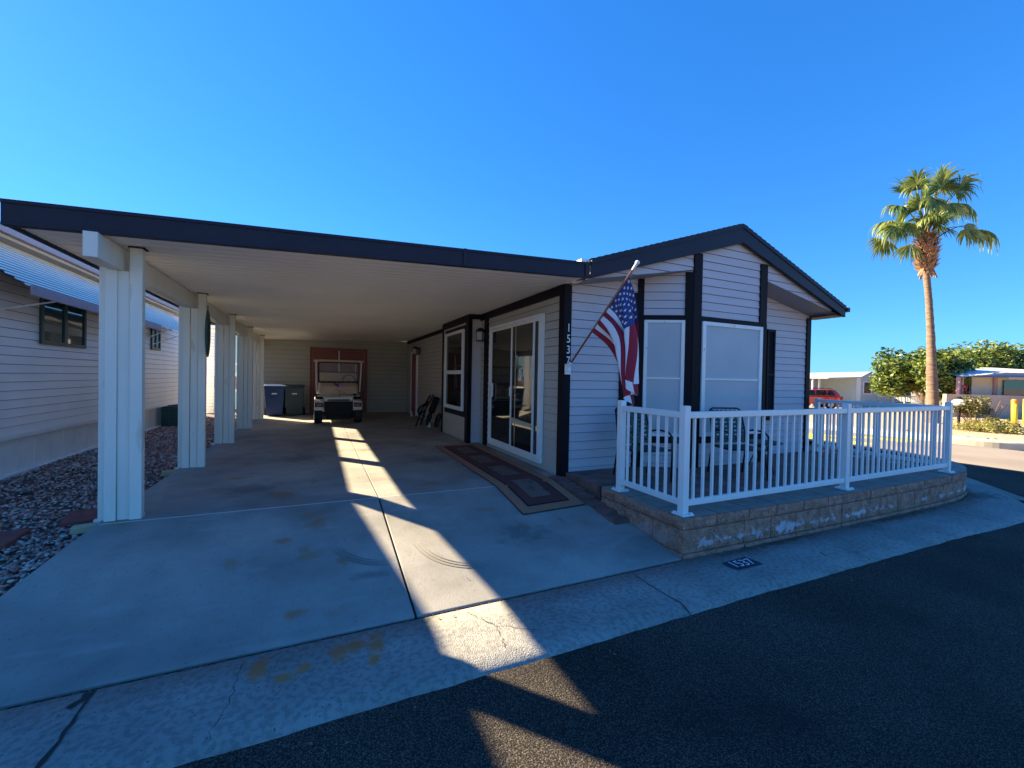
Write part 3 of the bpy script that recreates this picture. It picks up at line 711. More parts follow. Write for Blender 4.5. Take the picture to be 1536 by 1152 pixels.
mb.build('rake_fascia','fascia',H,bevel=.003)
mb = MB()
for (a,b) in ((E0,PK),(PK,E1)):
    mb.prism([(a[0],4.368,a[1]-.06),(b[0],4.368,b[1]-.06),(b[0],4.368,b[1]-.012),(a[0],4.368,a[1]-.012)], (0,.011,0))
mb.build('rake_trim','fascia',H)
mb = MB(); mb.box(8.44,8.475,4.42,16.8,2.80,2.965); mb.build('eave_fascia','fascia',H)
mb = MB(); mb.box(8.478,8.56,4.36,16.8,2.88,2.955); mb.build('gutter_trough','fascia',H)
mb = MB(); mb.add([(8.2,4.42,2.805),(8.46,4.42,2.805),(8.46,16.8,2.805),(8.2,16.8,2.805)],[(0,1,2,3)]); mb.build('eave_soffit','trim',H)
mb = MB(); mb.box(2.93,3.07,4.42,4.9,3.02,3.085); mb.build('roof_flashing','white',H)
# house number, digits one above another
nm = MB(); nm.box(3.0,3.001,4.8,4.801,2.0,2.001)
for i, ch in enumerate('1537'):
    text_mesh('number_digit', ch, .155, Matrix.Translation((3.018,ym-.034,2.275-.145*i)) @ Matrix.Rotation(R(90),4,'X') @ Matrix.Diagonal((.8,1,1,1)), 'rail', H, .003)

# shed across the end of the carport with red double doors
sh = thing('storage_shed', 'grey green shed wall closing the carport with red double doors', 'shed', (.7,15.7,.28))
mb = MB(); siding(mb, [(-1.62,.28),(2.97,.28),(2.97,2.85),(-1.62,2.72)], (0,15.72,0), (1,0,0), (0,-1,0), z0=.28, exp=.15, proud=.01)
mb.box(-1.62,2.97,15.79,18.2,.2,2.68); mb.build('wall',['shed','lapshade'],sh)
for a, b in ((-.17,.62),(.66,1.45)):
    mb = MB(); mb.box(a,b,15.66,15.70,.30,2.42); w = mb.build('door_leaf','reddoor',sh,bevel=.004)
    mb = MB()
    for z in (.5,1.35,2.0):
        for q in (.1,.44): mb.box(a+q,a+q+.26,15.648,15.66,z,z+(.7 if z<1 else .5 if z<1.9 else .28))
    mb.build('door_moulding','reddoor',w,bevel=.01)
mb = MB(); mb.box(-.26,-.18,15.655,15.70,.3,2.5); mb.box(1.46,1.56,15.655,15.70,.3,2.5); mb.box(-.18,1.46,15.655,15.70,2.425,2.5); mb.build('door_trim','reddoor',sh)
mb = MB(); mb.box(.622,.658,15.64,15.70,.3,2.42); mb.build('astragal','white',sh)

# wall lanterns
def lantern(x, y, z, lab):
    t = thing('wall_lantern', lab, 'wall lamp', (0,0,0), 'black wall lanterns')
    mb = MB(); mb.box(-.02,.0,-.06,.06,-.12,.10); mb.box(-.07,-.02,-.015,.015,.07,.09); mb.build('back_plate','sconce',t)
    mb = MB(); mb.lathe([(.02,.13),(.05,.12),(.10,.07),(.105,.05)],(-.14,0,0),4); mb.lathe([(.09,-.13),(.09,-.11)],(-.14,0,0),4)
    for a in range(4):
        w = R(90*a); mb.tube([(-.14+.085*math.cos(w),.085*math.sin(w),-.12),(-.14+.09*math.cos(w),.09*math.sin(w),.06)],.006,5)
    mb.build('cage','sconce',t)
    mb = MB(); mb.lathe([(.075,-.11),(.078,.05)],(-.14,0,0),4); mb.build('lamp_glass','frost',t)
    t.location = (x,y,z); return t
lantern(xs_-.01,7.66,2.42,'black wall lantern between the sliding door and the double hung window')
lantern(xs_-.01,13.65,2.42,'black wall lantern near the shed end of the carport wall')

# ------------------------------------------------------------------ retaining wall, deck, railing
rw = thing('retaining_wall', 'low tan split face block wall with white mineral stains round the patio', 'retaining wall', (5,2.8,0))
base = [(2.985,4.0),(3.005,2.80),(4.5,2.765),(6.0,2.76),(7.4,2.765),(8.1,2.79),(8.75,2.88),(9.25,3.08),(9.6,3.36),(9.85,3.8),(9.98,4.5),(10.0,6),(10.0,12)]
def resample(pl, step):
    out = [Vector(pl[0])]; 
    for a,b in zip(pl,pl[1:]):
        a,b = Vector(a),Vector(b); n = max(1,round((b-a).length/step))
        for i in range(1,n+1): out.append(a.lerp(b,i/n))
    return out
bl = [Vector(base[0])] + [Vector(p) for p in dens(base[1:],6)]
def course(mb, z0, z1, wdt, first, seglen=.40, rough=.006, off=0.):
    """row of blocks following the path; outside is to the right of travel when going left->right"""
    path = bl; L = [0]
    for a,b in zip(path,path[1:]): L.append(L[-1]+(b-a).length)
    def at(s):
        for i in range(len(L)-1):
            if s <= L[i+1] or i == len(L)-2:
                a,b = path[i],path[i+1]; t = (s-L[i])/max(1e-6,L[i+1]-L[i]); d = (b-a).normalized(); return a.lerp(b,t), Vector((-d.y,d.x))
    corner = (path[1]-path[0]).length
    cuts = [0]; s = first
    while s < L[-1]:
        if cuts[-1] < corner-.01 and s > corner-.15: s = corner
        cuts.append(s); s += seglen*random.uniform(.97,1.03)
    for a,b in zip(cuts,cuts[1:]):
        a2,b2 = a+.0055,b-.0055; nsub = 6; rows = 4; vs = []; jo = random.uniform(-.003,.003)+off
        for i in range(nsub+1):
            s_ = a2+(b2-a2)*i/nsub; 
            eps = 1e-3
            p,n_ = at(min(max(s_, a+eps), b-eps)); edge = 1 if i in (0,nsub) else 0
            for j in range(rows+1):
                z = z0+.004+(z1-z0-.008)*j/rows; ed = edge or j in (0,rows)
                o_ = (-.006 if ed else random.uniform(-rough,rough)) + jo
                q = p - n_*o_; vs.append((q.x,q.y,z))
            q = p + n_*wdt
            if b <= corner+.001 or True: vs.append((q.x,q.y,z1-.002)); vs.append((q.x,q.y,z0))
        k = rows+3; fs = []
        for i in range(nsub):
            for j in range(rows+1): fs.append((i*k+j,(i+1)*k+j,(i+1)*k+j+1,i*k+j+1))
        fs.append(tuple(range(k))); fs.append(tuple(range(nsub*k,nsub*k+k)))
        mb.add(vs,fs)
for z0_,z1_,w_,f_,nm_,mt in ((-.05,.035,.25,.2,'footing_course','block'),(.035,.25,.25,.42,'block_course','block'),(.25,.36,.30,.22,'cap_course','block')):
    mb = MB(); course(mb,z0_,z1_,w_,f_,.40 if nm_!='cap_course' else .42,.007 if nm_ != 'footing_course' else .004, .012 if nm_=='footing_course' else .0)
    mb.build(nm_,mt,rw)
# cap tops (flat saw-cut top faces, greyer)
mb = MB(); k = 0
L = len(bl); prev = None
for a,b in zip(bl[1:],bl[2:]):
    d = (b-a).normalized(); n_ = Vector((-d.y,d.x))
    A_, B_, Cc, Dd = a+n_*.004, b+n_*.004, b+n_*.305, a+n_*.305
    if prev: A_, Dd = prev
    mb.add([(p.x,p.y,.3615) for p in (A_,B_,Cc,Dd)],[(0,1,2,3)]); prev = (B_,Cc)
mb.box(3.0,3.30,3.09,4.0,.34,.3617)
mb.build('cap_top','blocktop',rw)
mb = MB()
for x in [3.45+.42*i for i in range(13)]: mb.box(x,x+.005,2.78,3.06,.36,.3625)
for y in (3.12,3.55): mb.box(3.0,3.3,y,y+.005,.36,.3625)
mb.build('cap_joint','crack',rw)
# brick paved patio
mb = MB(); bx = 3.31; row = 0
y = 3.07
while y < 4.86:
    x = 3.02 if y > 4.0 else 3.31
    x -= (row%2)*.1
    while x < 8.38:
        xx0 = max(x, 3.02 if y > 4.0 else 3.31)
        if x+.197 > xx0+.02: mb.box(xx0, min(x+.197,8.39), y, y+.097, .16, .350+random.uniform(-.002,.002))
        x += .2
    y += .1; row += 1
o = struct(mb.build('patio_pavers','paver',bevel=.002)); 
mb = MB(); mb.box(3.07,8.38,3.08,4.84,.2,.336); struct(mb.build('paver_bed','dark'))
# paver strip beside the rug, dropping toward the driveway
mb = MB(); y = 3.5
while y < 4.80:
    zz = min(.305, (y+.1-2.785)/1.955*.275+.032)
    x0_ = 2.80; 
    for i in range(2): mb.box(x0_+.105*i, min(x0_+.105*i+.1,2.985), y, y+.195, zz-.12, zz+random.uniform(-.002,.002))
    y += .2
struct(mb.build('edge_pavers','paver',bevel=.003))

rl = thing('patio_railing', 'white aluminium balustrade round the raised front patio', 'railing', (3.11,2.9,.36))
zt = 1.315
def rpost(x,y,z0=.362,z1=1.372):
    mb = MB(); mb.box(x-.035,x+.035,y-.035,y+.035,z0+.012,z1); mb.build('post','rail',rl,bevel=.004)
    mb = MB(); mb.box(x-.07,x+.07,y-.07,y+.07,z0,z0+.012)
    for a in (-.052,.052):
        for b in (-.052,.052): mb.lathe([(.012,z0+.012),(.012,z0+.022),(.004,z0+.026)],(x+a,y+b,0),8)
    mb.build('base_plate','rail',rl)
for p in ((3.10,3.80),(3.10,2.90),(5.68,2.90),(8.25,2.92)): rpost(*p)
rpost(8.42,4.78,.30,1.33)
def rsec(a,b,n):
    a,b = Vector((*a,0)),Vector((*b,0)); t = (b-a).normalized(); a2,b2 = a+t*.036,b-t*.036
    mb = MB(); mb.bar(a2+Vector((0,0,zt-.03)),b2+Vector((0,0,zt-.03)),.055,.06); mb.build('top_rail','rail',rl,bevel=.006)
    mb = MB(); mb.bar(a2+Vector((0,0,.465)),b2+Vector((0,0,.465)),.04,.055); mb.build('bottom_rail','rail',rl,bevel=.004)
    for i in range(n):
        p = a.lerp(b,(i+1)/(n+1)); mb = MB(); mb.bar(p+Vector((0,0,.492)),p+Vector((0,0,zt-.06)),.022,.022,(0,1,0)); mb.build('baluster','rail',rl)
rsec((3.10,3.80),(3.10,2.90),7); rsec((3.10,2.90),(5.68,2.90),20); rsec((5.68,2.90),(8.25,2.92),20); rsec((8.25,2.96),(8.42,4.78),14)
mb = MB(); mb.obox((3.16,3.76,.46),(.05,.12,.05),Matrix.Rotation(.5,3,'X')); mb.tube([(3.16,3.72,.46),(3.12,3.66,.47)],.008,6)
tag(mb.build('step_light','black',bevel=.006),'small black box light clipped low on the first railing post','step light')

# rug runner
rg = thing('rug_runner', 'long plum and tan floral runner rug in front of the sliding door', 'rug', (2.35,5.6,.28))
def rugz(y): return zf+.008 if y > 4.76 else (y-2.785)/1.955*.275+.014
def rugpt(u,v):   # u across 0..1, v along 0..1
    y = 3.98+(7.86-3.98)*v; x = 1.97+.80*u + .05*v; y += (-.03+.05*u)*(1-v)
    return Vector((x,y,rugz(y)))
def rpatch(mb,u0,u1,v0,v1,dz,n=26):
    vs = []; 
    for i in range(n+1):
        v = v0+(v1-v0)*i/n
        for u in (u0,u1): p = rugpt(u,v); vs.append((p.x,p.y,p.z+dz))
    mb.add(vs,[(2*i,2*i+1,2*i+3,2*i+2) for i in range(n)])
for nm_,mt,u0,u1,v0,v1,dz in (('hem','rugC',-.012,1.012,-.003,1.003,0),('border','rugA',.0,1.,.0,1.,.002),('inner_band','rugC',.15,.85,.035,.965,.004),('field','rugB',.18,.82,.042,.958,.006)):
    mb = MB(); rpatch(mb,u0,u1,v0,v1,dz); mb.build(nm_,mt,rg)
for k in range(4):
    v0 = .085+k*.225; mb = MB(); rpatch(mb,.33,.67,v0,v0+.15,.008,6); pn = mb.build('panel','rugD',rg)
    mb = MB()
    for j in range(12):
        u = .33+.34*random.random(); v = v0+.02+.11*random.random(); c = rugpt(u,v)+Vector((0,0,.0105)); 
        for q in range(5):
            a = 6.28*q/5+random.random(); s_ = random.uniform(.02,.045); t_ = a+.35
            mb.add([c, c+Vector((math.cos(a)*s_,math.sin(a)*s_,rugz(c.y+math.sin(a)*s_)-rugz(c.y))), c+Vector((math.cos(t_)*s_*.7,math.sin(t_)*s_*.7,rugz(c.y+math.sin(t_)*s_*.7)-rugz(c.y)))],[(0,1,2)])
    mb.build('flower_motif','rugC',pn)

# ------------------------------------------------------------------ flag
fl = thing('flag', 'american flag hanging from an angled wooden pole on the corner trim', 'flag', (3.0,4.8,1.75))
B0 = Vector((3.005,4.80,1.75)); TIP = Vector((3.27,3.86,2.88)); pd = (TIP-B0).normalized()
mb = MB(); mb.tube([B0,TIP],.0135,10); mb.build('pole','wood',fl,smooth=True)
mb = MB(); mb.tube([TIP-pd*.02,TIP+pd*.06],[.016,.02],10); mb.blob(TIP+pd*.075,.027,12,8); mb.build('finial','white',fl,smooth=True)
mb = MB(); mb.box(2.965,3.055,4.795,4.82,1.66,1.80); mb.bar(B0-pd*.02,B0+pd*.09,.04,.04); mb.box(2.99,3.03,4.77,4.80,1.70,1.78); mb.build('bracket','white',fl,bevel=.004)
hh = Vector((pd.x,pd.y,0)).normalized(); side = Vector((-hh.y,hh.x,0))
HO, FLY = .80, 1.28
def flagP(u, v):
    """u 0..1 along fly, v 0..1 down the hoist (0 = union corner at the tip)"""
    Hp = TIP - pd*(.10+HO*v)
    s0 = 0; sT = (TIP-Hp).dot(hh)*1.0 + .05 + .02*v
    n = 24; s_ = t_ = 0; uu = u*FLY; step = uu/n if n else 0
    kk = 3.0-1.5*v
    for i in range(n):
        x = (i+.5)*step; ds = sT*kk*math.exp(-kk*x)*step; ds = min(ds, step*.75)
        s_ += ds; t_ += math.sqrt(max(0,step*step-ds*ds))
    amp = .095*min(1,uu*1.6)
    ph = v*2*math.pi*2.2+uu*.9
    d = amp*math.sin(ph+.4) ; s2 = .05*min(1,uu*1.5)*math.sin(ph*2+1.2+uu)
    t_ *= (.98-.16*v) + .03*math.cos(ph)
    return Hp + hh*(s_+s2) + Vector((0,0,-t_)) + side*(d+.01*math.sin(9*uu+4*v))
NU, NV = 48, 52
mb = MB(); vs = [flagP(i/NU,j/NV) for j in range(NV+1) for i in range(NU+1)]; fs = []; mi = []
for j in range(NV):
    for i in range(NU):
        a = j*(NU+1)+i; fs.append((a,a+1,a+NU+2,a+NU+1)); st = int(j/NV*13)
        mi.append(2 if (st < 7 and i/NU < .40) else (0 if st%2 == 0 else 1))
mb.add(vs,fs); mb.m = mi; cloth = mb.build('cloth',['fred','fwhite','fblue'],fl,smooth=True)
mb = MB()
for r in range(9):
    for c_ in range(6 if r%2 == 0 else 5):
        uc = .40*((c_+.5+(.5 if r%2 else 0))/6); vc = (7/13)*((r+.6)/9.2)
        for sg in (1,-1):
            pts_ = []
            for k in range(10):
                a = math.pi/2+math.pi*k/5; rr = .023 if k%2 == 0 else .009
                pts_.append((uc+rr*math.cos(a)/FLY, vc-rr*math.sin(a)/HO))
            e = 1e-3; nrm = (flagP(uc+e,vc)-flagP(uc,vc)).cross(flagP(uc,vc+e)-flagP(uc,vc)).normalized()*sg*.003
            P_ = [flagP(max(0,min(.399,p)),max(0,min(.53,q)))+nrm for p,q in pts_]; cc = flagP(uc,vc)+nrm
            mb.add([cc]+P_,[(0,1+k,1+(k+1)%10) for k in range(10)])
mb.build('star','fwhite',cloth)['kind'] = 'stuff'

# ------------------------------------------------------------------ patio chairs
def chair_proto(lab):
    t = thing('patio_chair', lab, 'chair', (0,0,0), 'green strap patio chairs'); t.scale = (.93,.93,.93)
    # faces +y locally
    for s in (-1,1):
        x = .27*s; mb = MB()
        mb.tube([(x,.25,0),(x,.26,.40),(x,.25,.60),(x,.17,.655),(x,-.05,.66),(x,-.20,.63)],.014,8); mb.build('arm','chairframe',t,smooth=True)
        mb = MB(); mb.tube([(x,-.30,0),(x*.98,-.21,.42),(x*.95,-.25,.66),(x*.9,-.33,.92)],.013,8); mb.build('rear_leg','chairframe',t,smooth=True)
    mb = MB(); mb.tube([(-.25,.25,.42),(.25,.25,.42)],.012,8); mb.tube([(-.25,-.2,.41),(.25,-.2,.41)],.012,8); mb.tube([(-.27,.25,.42),(-.26,-.2,.41)],.012,8); mb.tube([(.27,.25,.42),(.26,-.2,.41)],.012,8)
    mb.build('seat_frame','chairframe',t,smooth=True); mb = MB(); mb.tube([(-.243,-.33,.92),(-.2,-.345,.95),(.2,-.345,.95),(.243,-.33,.92)],.013,8); mb.build('back_frame','chairframe',t,smooth=True)
    mb = MB()
    for i in range(8):
        y = -.17+i*.055; mb.box(-.26,.26,y,y+.042,.418,.424)
    for i in range(8):
        x = -.24+i*.064; mb.box(x,x+.042,-.2,.25,.425,.430)
    mb.build('seat_straps','chair',t)
    mb = MB()
    def bp(x,q,o=0): 
        z = .45+q*.48; y = -.215-(q**1.3)*.12; return (x,y+o,z)
    for i in range(8):
        q = i/8+.015; mb.add([bp(-.25,q),bp(.25,q),bp(.25,q+.085),bp(-.25,q+.085)],[(0,1,2,3)])
    for i in range(7):
        x = -.235+i*.07; mb.add([bp(x,0,.005),bp(x+.035,0,.005),bp(x+.035,.5,.005),bp(x,.5,.005),bp(x+.035,1,.005),bp(x,1,.005)],[(0,1,2,3),(3,2,4,5)])
    mb.build('back_straps','chair',t)
    return t
ch = chair_proto('dark green strap patio chair beside the wall nearest the flag'); ch.location = (3.76,4.18,.35); ch.rotation_euler = (0,0,R(172))
clone(ch,(5.07,3.84,.35),R(161),'dark green strap patio chair in front of the wide bay window')
t = thing('patio_table','small round glass patio table on the right of the two green chairs','table',(5.72,3.95,.35))
mb = MB(); mb.lathe([(.24,.40),(.25,.41),(.24,.42)],(5.72,3.95,.35),24); mb.build('table_top','green',t)
for k in range(3):
    a = R(120*k+20); mb = MB(); mb.tube([(5.72+.05*math.cos(a),3.95+.05*math.sin(a),.75),(5.72+.2*math.cos(a),3.95+.2*math.sin(a),.35)],.01,6); mb.build('leg','chairframe',t)

# ------------------------------------------------------------------ wheelie bins
def bin_(lab, m, x, y, rz):
    t = thing('wheelie_bin', lab, 'wheelie bin', (0,0,0), 'wheelie bins at the shed wall')
    mb = MB(); a,b = .22,.27
    mb.add([(-a,-.24,.04),(a,-.24,.04),(a,.22,.04),(-a,.22,.04),(-b,-.32,.88),(b,-.32,.88),(b,.30,.88),(-b,.30,.88)],[(0,3,2,1),(4,5,6,7),(0,1,5,4),(1,2,6,5),(2,3,7,6),(3,0,4,7)]); mb.box(-.28,.28,-.335,.31,.86,.90)
    mb.obox((0,-.285,.50),(.26,.02,.20),Matrix.Rotation(R(5.5),3,'X'))
    mb.build('body',m,t,bevel=.02)
    mb = MB(); mb.prism([(-.29,-.36,.90),(-.29,.33,.90),(-.29,.30,.97),(-.29,-.1,.985),(-.29,-.34,.94)],(.58,0,0)); mb.build('lid',m,t,bevel=.015)
    mb = MB(); mb.tube([(-.2,.36,.9),(.2,.36,.9)],.02,8); mb.build('handle','black',t)
    for s in (-1,1):
        mb = MB(); mb.tube([(.25*s,.22,.12),(.30*s,.22,.12)],.12,16); mb.build('wheel','rubber',t)
    mb = MB(); mb.obox((0,-.303,.70),(.14,.004,.035),Matrix.Rotation(R(5.5),3,'X')); mb.build('label_plate','white',t)
    t.location = (x,y,zf); t.rotation_euler = (0,0,rz); return t
bin_('blue wheelie bin against the shed wall, next to the last carport post','bluebin',-1.22,15.15,0)
bin_('dark green wheelie bin against the shed wall, between blue bin and golf cart','greenbin',-.68,15.15,.03)

# ------------------------------------------------------------------ golf cart
gc = thing('golf_cart','ivory and tan golf cart with clear windscreen parked facing out under the carport','golf cart')
mb = MB()   # lower body tub and front fenders (front is -y)
mb.box(-.36,.36,-.03,.13,.60,.72); mb.prism([(-.56,.14,.36),(-.56,.5,.30),(-.56,1.9,.30),(-.56,2.3,.45),(-.56,2.3,.80),(-.56,1.1,.82),(-.56,1.05,.42),(-.56,.45,.42),(-.56,.35,.80),(-.56,.14,.74)],(1.12,0,0))
mb.build('tub','cartwhite',gc,bevel=.03)
mb = MB()   # tan front cowl
mb.add([(-.50,.0,.80),(.50,.0,.80),(.52,.42,.86),(-.52,.42,.86),(-.46,.10,1.00),(.46,.10,1.00),(.50,.34,1.12),(-.50,.34,1.12)],[(0,3,2,1),(4,5,6,7),(0,1,5,4),(1,2,6,5),(2,3,7,6),(3,0,4,7)])
mb.build('cowl','beige',gc,bevel=.05,seg=3)
for s in (-1,1):
    mb = MB(); x0_,x1_ = sorted((s*.36,s*.60))
    mb.add([(x0_,-.08,.36),(x1_,-.04,.36),(x1_,.5,.36),(x0_,.5,.36),(x0_,-.06,.64),(x1_,.0,.60),(x1_,.48,.66),(x0_,.48,.72)],[(0,3,2,1),(4,5,6,7),(0,1,5,4),(1,2,6,5),(2,3,7,6),(3,0,4,7)])
    mb.build('fender','cartwhite',gc,bevel=.035,seg=3)
    mb = MB(); mb.prism([(s*.48-.11,-.075,.46),(s*.48+.09,-.075,.46),(s*.48+.10,-.07,.56),(s*.48-.10,-.085,.58)],(0,.03,0)); hl = mb.build('headlight','black',gc,bevel=.008)
    mb = MB(); mb.box(s*.48-.08,s*.48+.07,-.092,-.07,.475,.55); mb.build('lens','redlamp',hl,bevel=.008)
    mb = MB(); mb.prism([(s*.48-.10,.04,.655),(s*.48+.10,.04,.655),(s*.48+.08,.3,.75),(s*.48-.10,.3,.78)],(0,0,.03)); mb.build('fender_pad','black',gc,bevel=.01)
mb = MB(); mb.box(-.355,.355,.02,.10,.22,.595); mb.box(-.28,.28,-.055,-.035,.62,.66); mb.box(-.30,.30,-.10,.3,.12,.22); mb.build('bumper','black',gc,bevel=.015)
for x,y in ((-.50,.22),(.50,.22),(-.50,1.80),(.50,1.80)):
    mb = MB(); s = 1 if x > 0 else -1
    mb.tube([(x-.10,y,.23),(x-.09,y,.23),(x+.09,y,.23),(x+.10,y,.23)],[.20,.23,.23,.20],20); w = mb.build('wheel','rubber',gc)
    mb = MB(); mb.tube([(x+s*.098,y,.23),(x+s*.108,y,.23)],[.12,.09],14); mb.build('rim','silver',w)
mb = MB(); mb.box(-.50,.50,.95,1.45,.72,.86); mb.obox((0,1.5,1.15),(1.0,.12,.50),Matrix.Rotation(R(-12),3,'X')); mb.build('seat','beige',gc,bevel=.04,seg=3)
mb = MB()
mb.prism([(-.63,-.05,1.66),(-.63,2.0,1.69),(-.63,2.0,1.73),(-.63,-.05,1.715)],(1.26,0,0)); mb.build('canopy','beige',gc,bevel=.02)
for s in (-1,1):
    mb = MB(); mb.tube([(s*.55,.30,.85),(s*.56,.18,1.2),(s*.57,.06,1.66)],.018,8); mb.build('canopy_strut','postw',gc)
    mb = MB(); mb.tube([(s*.54,1.75,.8),(s*.56,1.85,1.66)],.018,8); mb.build('canopy_strut','postw',gc)
mb = MB()
def ws(x,q): return (x,.30-.24*q,1.12+.53*q)
n = 10; vs = []
for i in range(n+1):
    for j in range(n+1):
        p = Vector(ws(-.50+1.0*i/n,j/n)); p.y += .012*math.sin(i*1.9+j*.7)*math.sin(j*1.1); vs.append(p)
mb.add(vs,[(i*(n+1)+j,(i+1)*(n+1)+j,(i+1)*(n+1)+j+1,i*(n+1)+j+1) for i in range(n) for j in range(n)]); mb.build('windscreen','clear',gc,smooth=True)
mb = MB(); mb.tube([ws(-.50,0),ws(-.50,1),ws(.50,1),ws(.50,0),ws(-.50,0)],.022,6); mb.tube([ws(-.50,.5),ws(.50,.5)],.01,6); mb.build('windscreen_frame','black',gc)
mb = MB(); a_ = [(.28+.17*math.cos(R(k*30)),.62+.06*math.sin(R(k*30)),1.16+.16*math.sin(R(k*30))) for k in range(13)]; mb.tube(a_,.015,6,caps=False); mb.tube([(.28,.62,1.16),(.28,.40,.9)],.016,6); mb.build('steering_wheel','black',gc)
gc.location = (.51,12.30,zf)
cf = thing('small_flag','tiny striped flag on a short stick at the front of the golf cart','flag',(.50,12.2,1.15))
mb = MB(); mb.tube([(.52,12.27,.98),(.50,12.22,1.42)],.006,6); mb.build('stick','black',cf)
mb = MB(); mi = []
Tm = lambda u,v: Vector((.50-.13+.22*u+.10*v, 12.20-.03*math.sin(u*5), 1.40-.10*u-.20*v))
for j in range(9):
    for i in range(6):
        mb.add([Tm(i/6,j/9),Tm((i+1)/6,j/9),Tm((i+1)/6,(j+1)/9),Tm(i/6,(j+1)/9)],[(0,1,2,3)]); mi.append(2 if (j<4 and i<3) else j%2)
mb.m = mi; mb.build('cloth',['fred','fwhite','fblue'],cf)

# folded trolley leaning by the wall
tr = thing('folded_trolley','black folded two wheel golf trolley leaning at the bump-out','trolley',(2.6,11.0,zf))
mb = MB(); 
mb.tube([(2.40,10.85,.34),(2.55,10.95,.75),(2.78,11.05,1.12)],.022,8); mb.tube([(2.30,10.95,.30),(2.46,11.05,.70),(2.72,11.15,1.10)],.02,8)
mb.tube([(2.38,10.9,.62),(2.33,10.88,.72),(2.42,10.9,.82),(2.62,10.98,.93)],.025,8); mb.tube([(2.55,10.95,.75),(2.40,10.85,.62),(2.52,10.9,.55)],.018,8)
for q in (.2,.45,.7): mb.tube([(2.40+.3*q,10.85+.15*q,.34+.75*q),(2.30+.36*q,10.97+.15*q,.32+.72*q)],.018,6)
mb.build('frame','black',tr,smooth=True)
for x,y in ((2.82,10.75),(2.70,11.2)):
    mb = MB(); a_ = [(x+.05*math.sin(R(k*30)),y+.16*math.cos(R(k*30)),.47+.16*math.sin(R(k*30))) for k in range(13)]; mb.tube(a_,.028,8,caps=False); mb.tube([(x-.02,y,.47),(x+.03,y,.47)],.05,10)
    for k in range(5): w = R(72*k); mb.tube([(x,y,.47),(x+.04*math.sin(w),y+.14*math.cos(w),.47+.14*math.sin(w))],.008,5)
    mb.build('wheel','rubber',tr)
mb = MB(); mb.obox((2.78,11.0,.85),(.16,.2,.45),Matrix.Rotation(R(20),3,'Y')); mb.build('bag','black',tr,bevel=.05,seg=3)
mb = MB(); mb.add([(2.57,10.8,.285),(2.66,10.82,.285),(2.64,10.84,.42)],[(0,1,2)]); mb.add([(2.57,10.82,.285),(2.66,10.84,.285),(2.64,10.86,.42)],[(0,2,1)])
tag(mb.build('white_tag','white'),'small white paper triangle on the floor at the foot of the black trolley','paper')
mb = MB(); mb.lathe([(.05,0),(.04,.02),(.015,.16),(.004,.17)],(2.80,14.0,.285),10)
tag(mb.build('door_stop','white',smooth=True),'small white cone on the floor near the far door','door stop')

# ------------------------------------------------------------------ neighbouring home (left)
NH = thing('neighbour_home','white lap sided neighbouring mobile home with louvred awning and grey skirting','mobile home',(-3.7,10,.15))
xn = -3.70
mb = MB(); siding(mb,[(4.9,.71),(17.0,.71),(17.0,3.3),(4.9,3.3)],(xn,0,0),(0,1,0),(1,0,0),exp=.118,z0=.71,proud=.014)
mb.build('side_wall',['nsiding','lapshade'],NH)
mb = MB(); mb.box(-7.2,xn-.07,4.9,17,.1,3.3); mb.build('core_wall',['nsiding','lapshade'],NH)
mb = MB(); mb.box(xn-.05,xn-.03,4.9,17,.12,.68)
y = 4.95
while y < 17: mb.box(xn-.03,xn-.02,y,y+.37,.2,.66); y += .385
mb.build('skirting','nskirt',NH)
mb = MB(); mb.box(xn-.05,xn+.03,4.9,17,.66,.715); mb.build('skirt_rail','white',NH)
mb = MB(); mb.box(xn-.04,xn+.05,4.9,17,.13,.20); mb.build('skirt_base','nskirt',NH)
mb = MB(); xe = -3.51
mb.add([(xe,4.6,3.33),(xe,17.3,3.33),(-5.5,17.3,3.62),(-5.5,4.6,3.62),(-7.5,17.3,3.33),(-7.5,4.6,3.33),(xe,4.6,3.28),(xe,17.3,3.28),(-7.5,17.3,3.28),(-7.5,4.6,3.28)],[(0,1,2,3),(3,2,4,5),(6,0,3,5,9),(7,8,4,2,1),(6,9,8,7),(0,6,7,1),(5,4,8,9)])
mb.build('roof','paleroof',NH)
mb = MB(); mb.box(xe+.001,xe+.07,4.6,17.3,3.235,3.315); mb.build('gutter_trough',mat('mauve gutter',(.36,.30,.34),.5),NH,bevel=.01)
mb = MB(); mb.box(xn+.016,xe,4.6,17.3,3.20,3.262); mb.build('soffit','creamwall',NH)
# windows
for a,b,c,d in ((8.45,9.75,1.97,2.68),(12.93,13.56,2.13,2.64)):
    mb = MB(); X_ = xn+.014
    for p,q,r_,s_ in ((a,a+.06,c,d),(b-.06,b,c,d),(a+.06,b-.06,d-.05,d),(a+.06,b-.06,c,c+.05),((a+b)/2-.04,(a+b)/2+.04,c+.05,d-.05)): mb.box(X_,X_+.03,p,q,r_,s_)
    w = mb.build('window','green',NH)
    for p,q in ((a+.06,(a+b)/2-.04),((a+b)/2+.04,b-.06)):
        mb = MB(); mb.box(X_,X_+.012,p,q,c+.05,d-.05); mb.build('pane','glassblue',w)
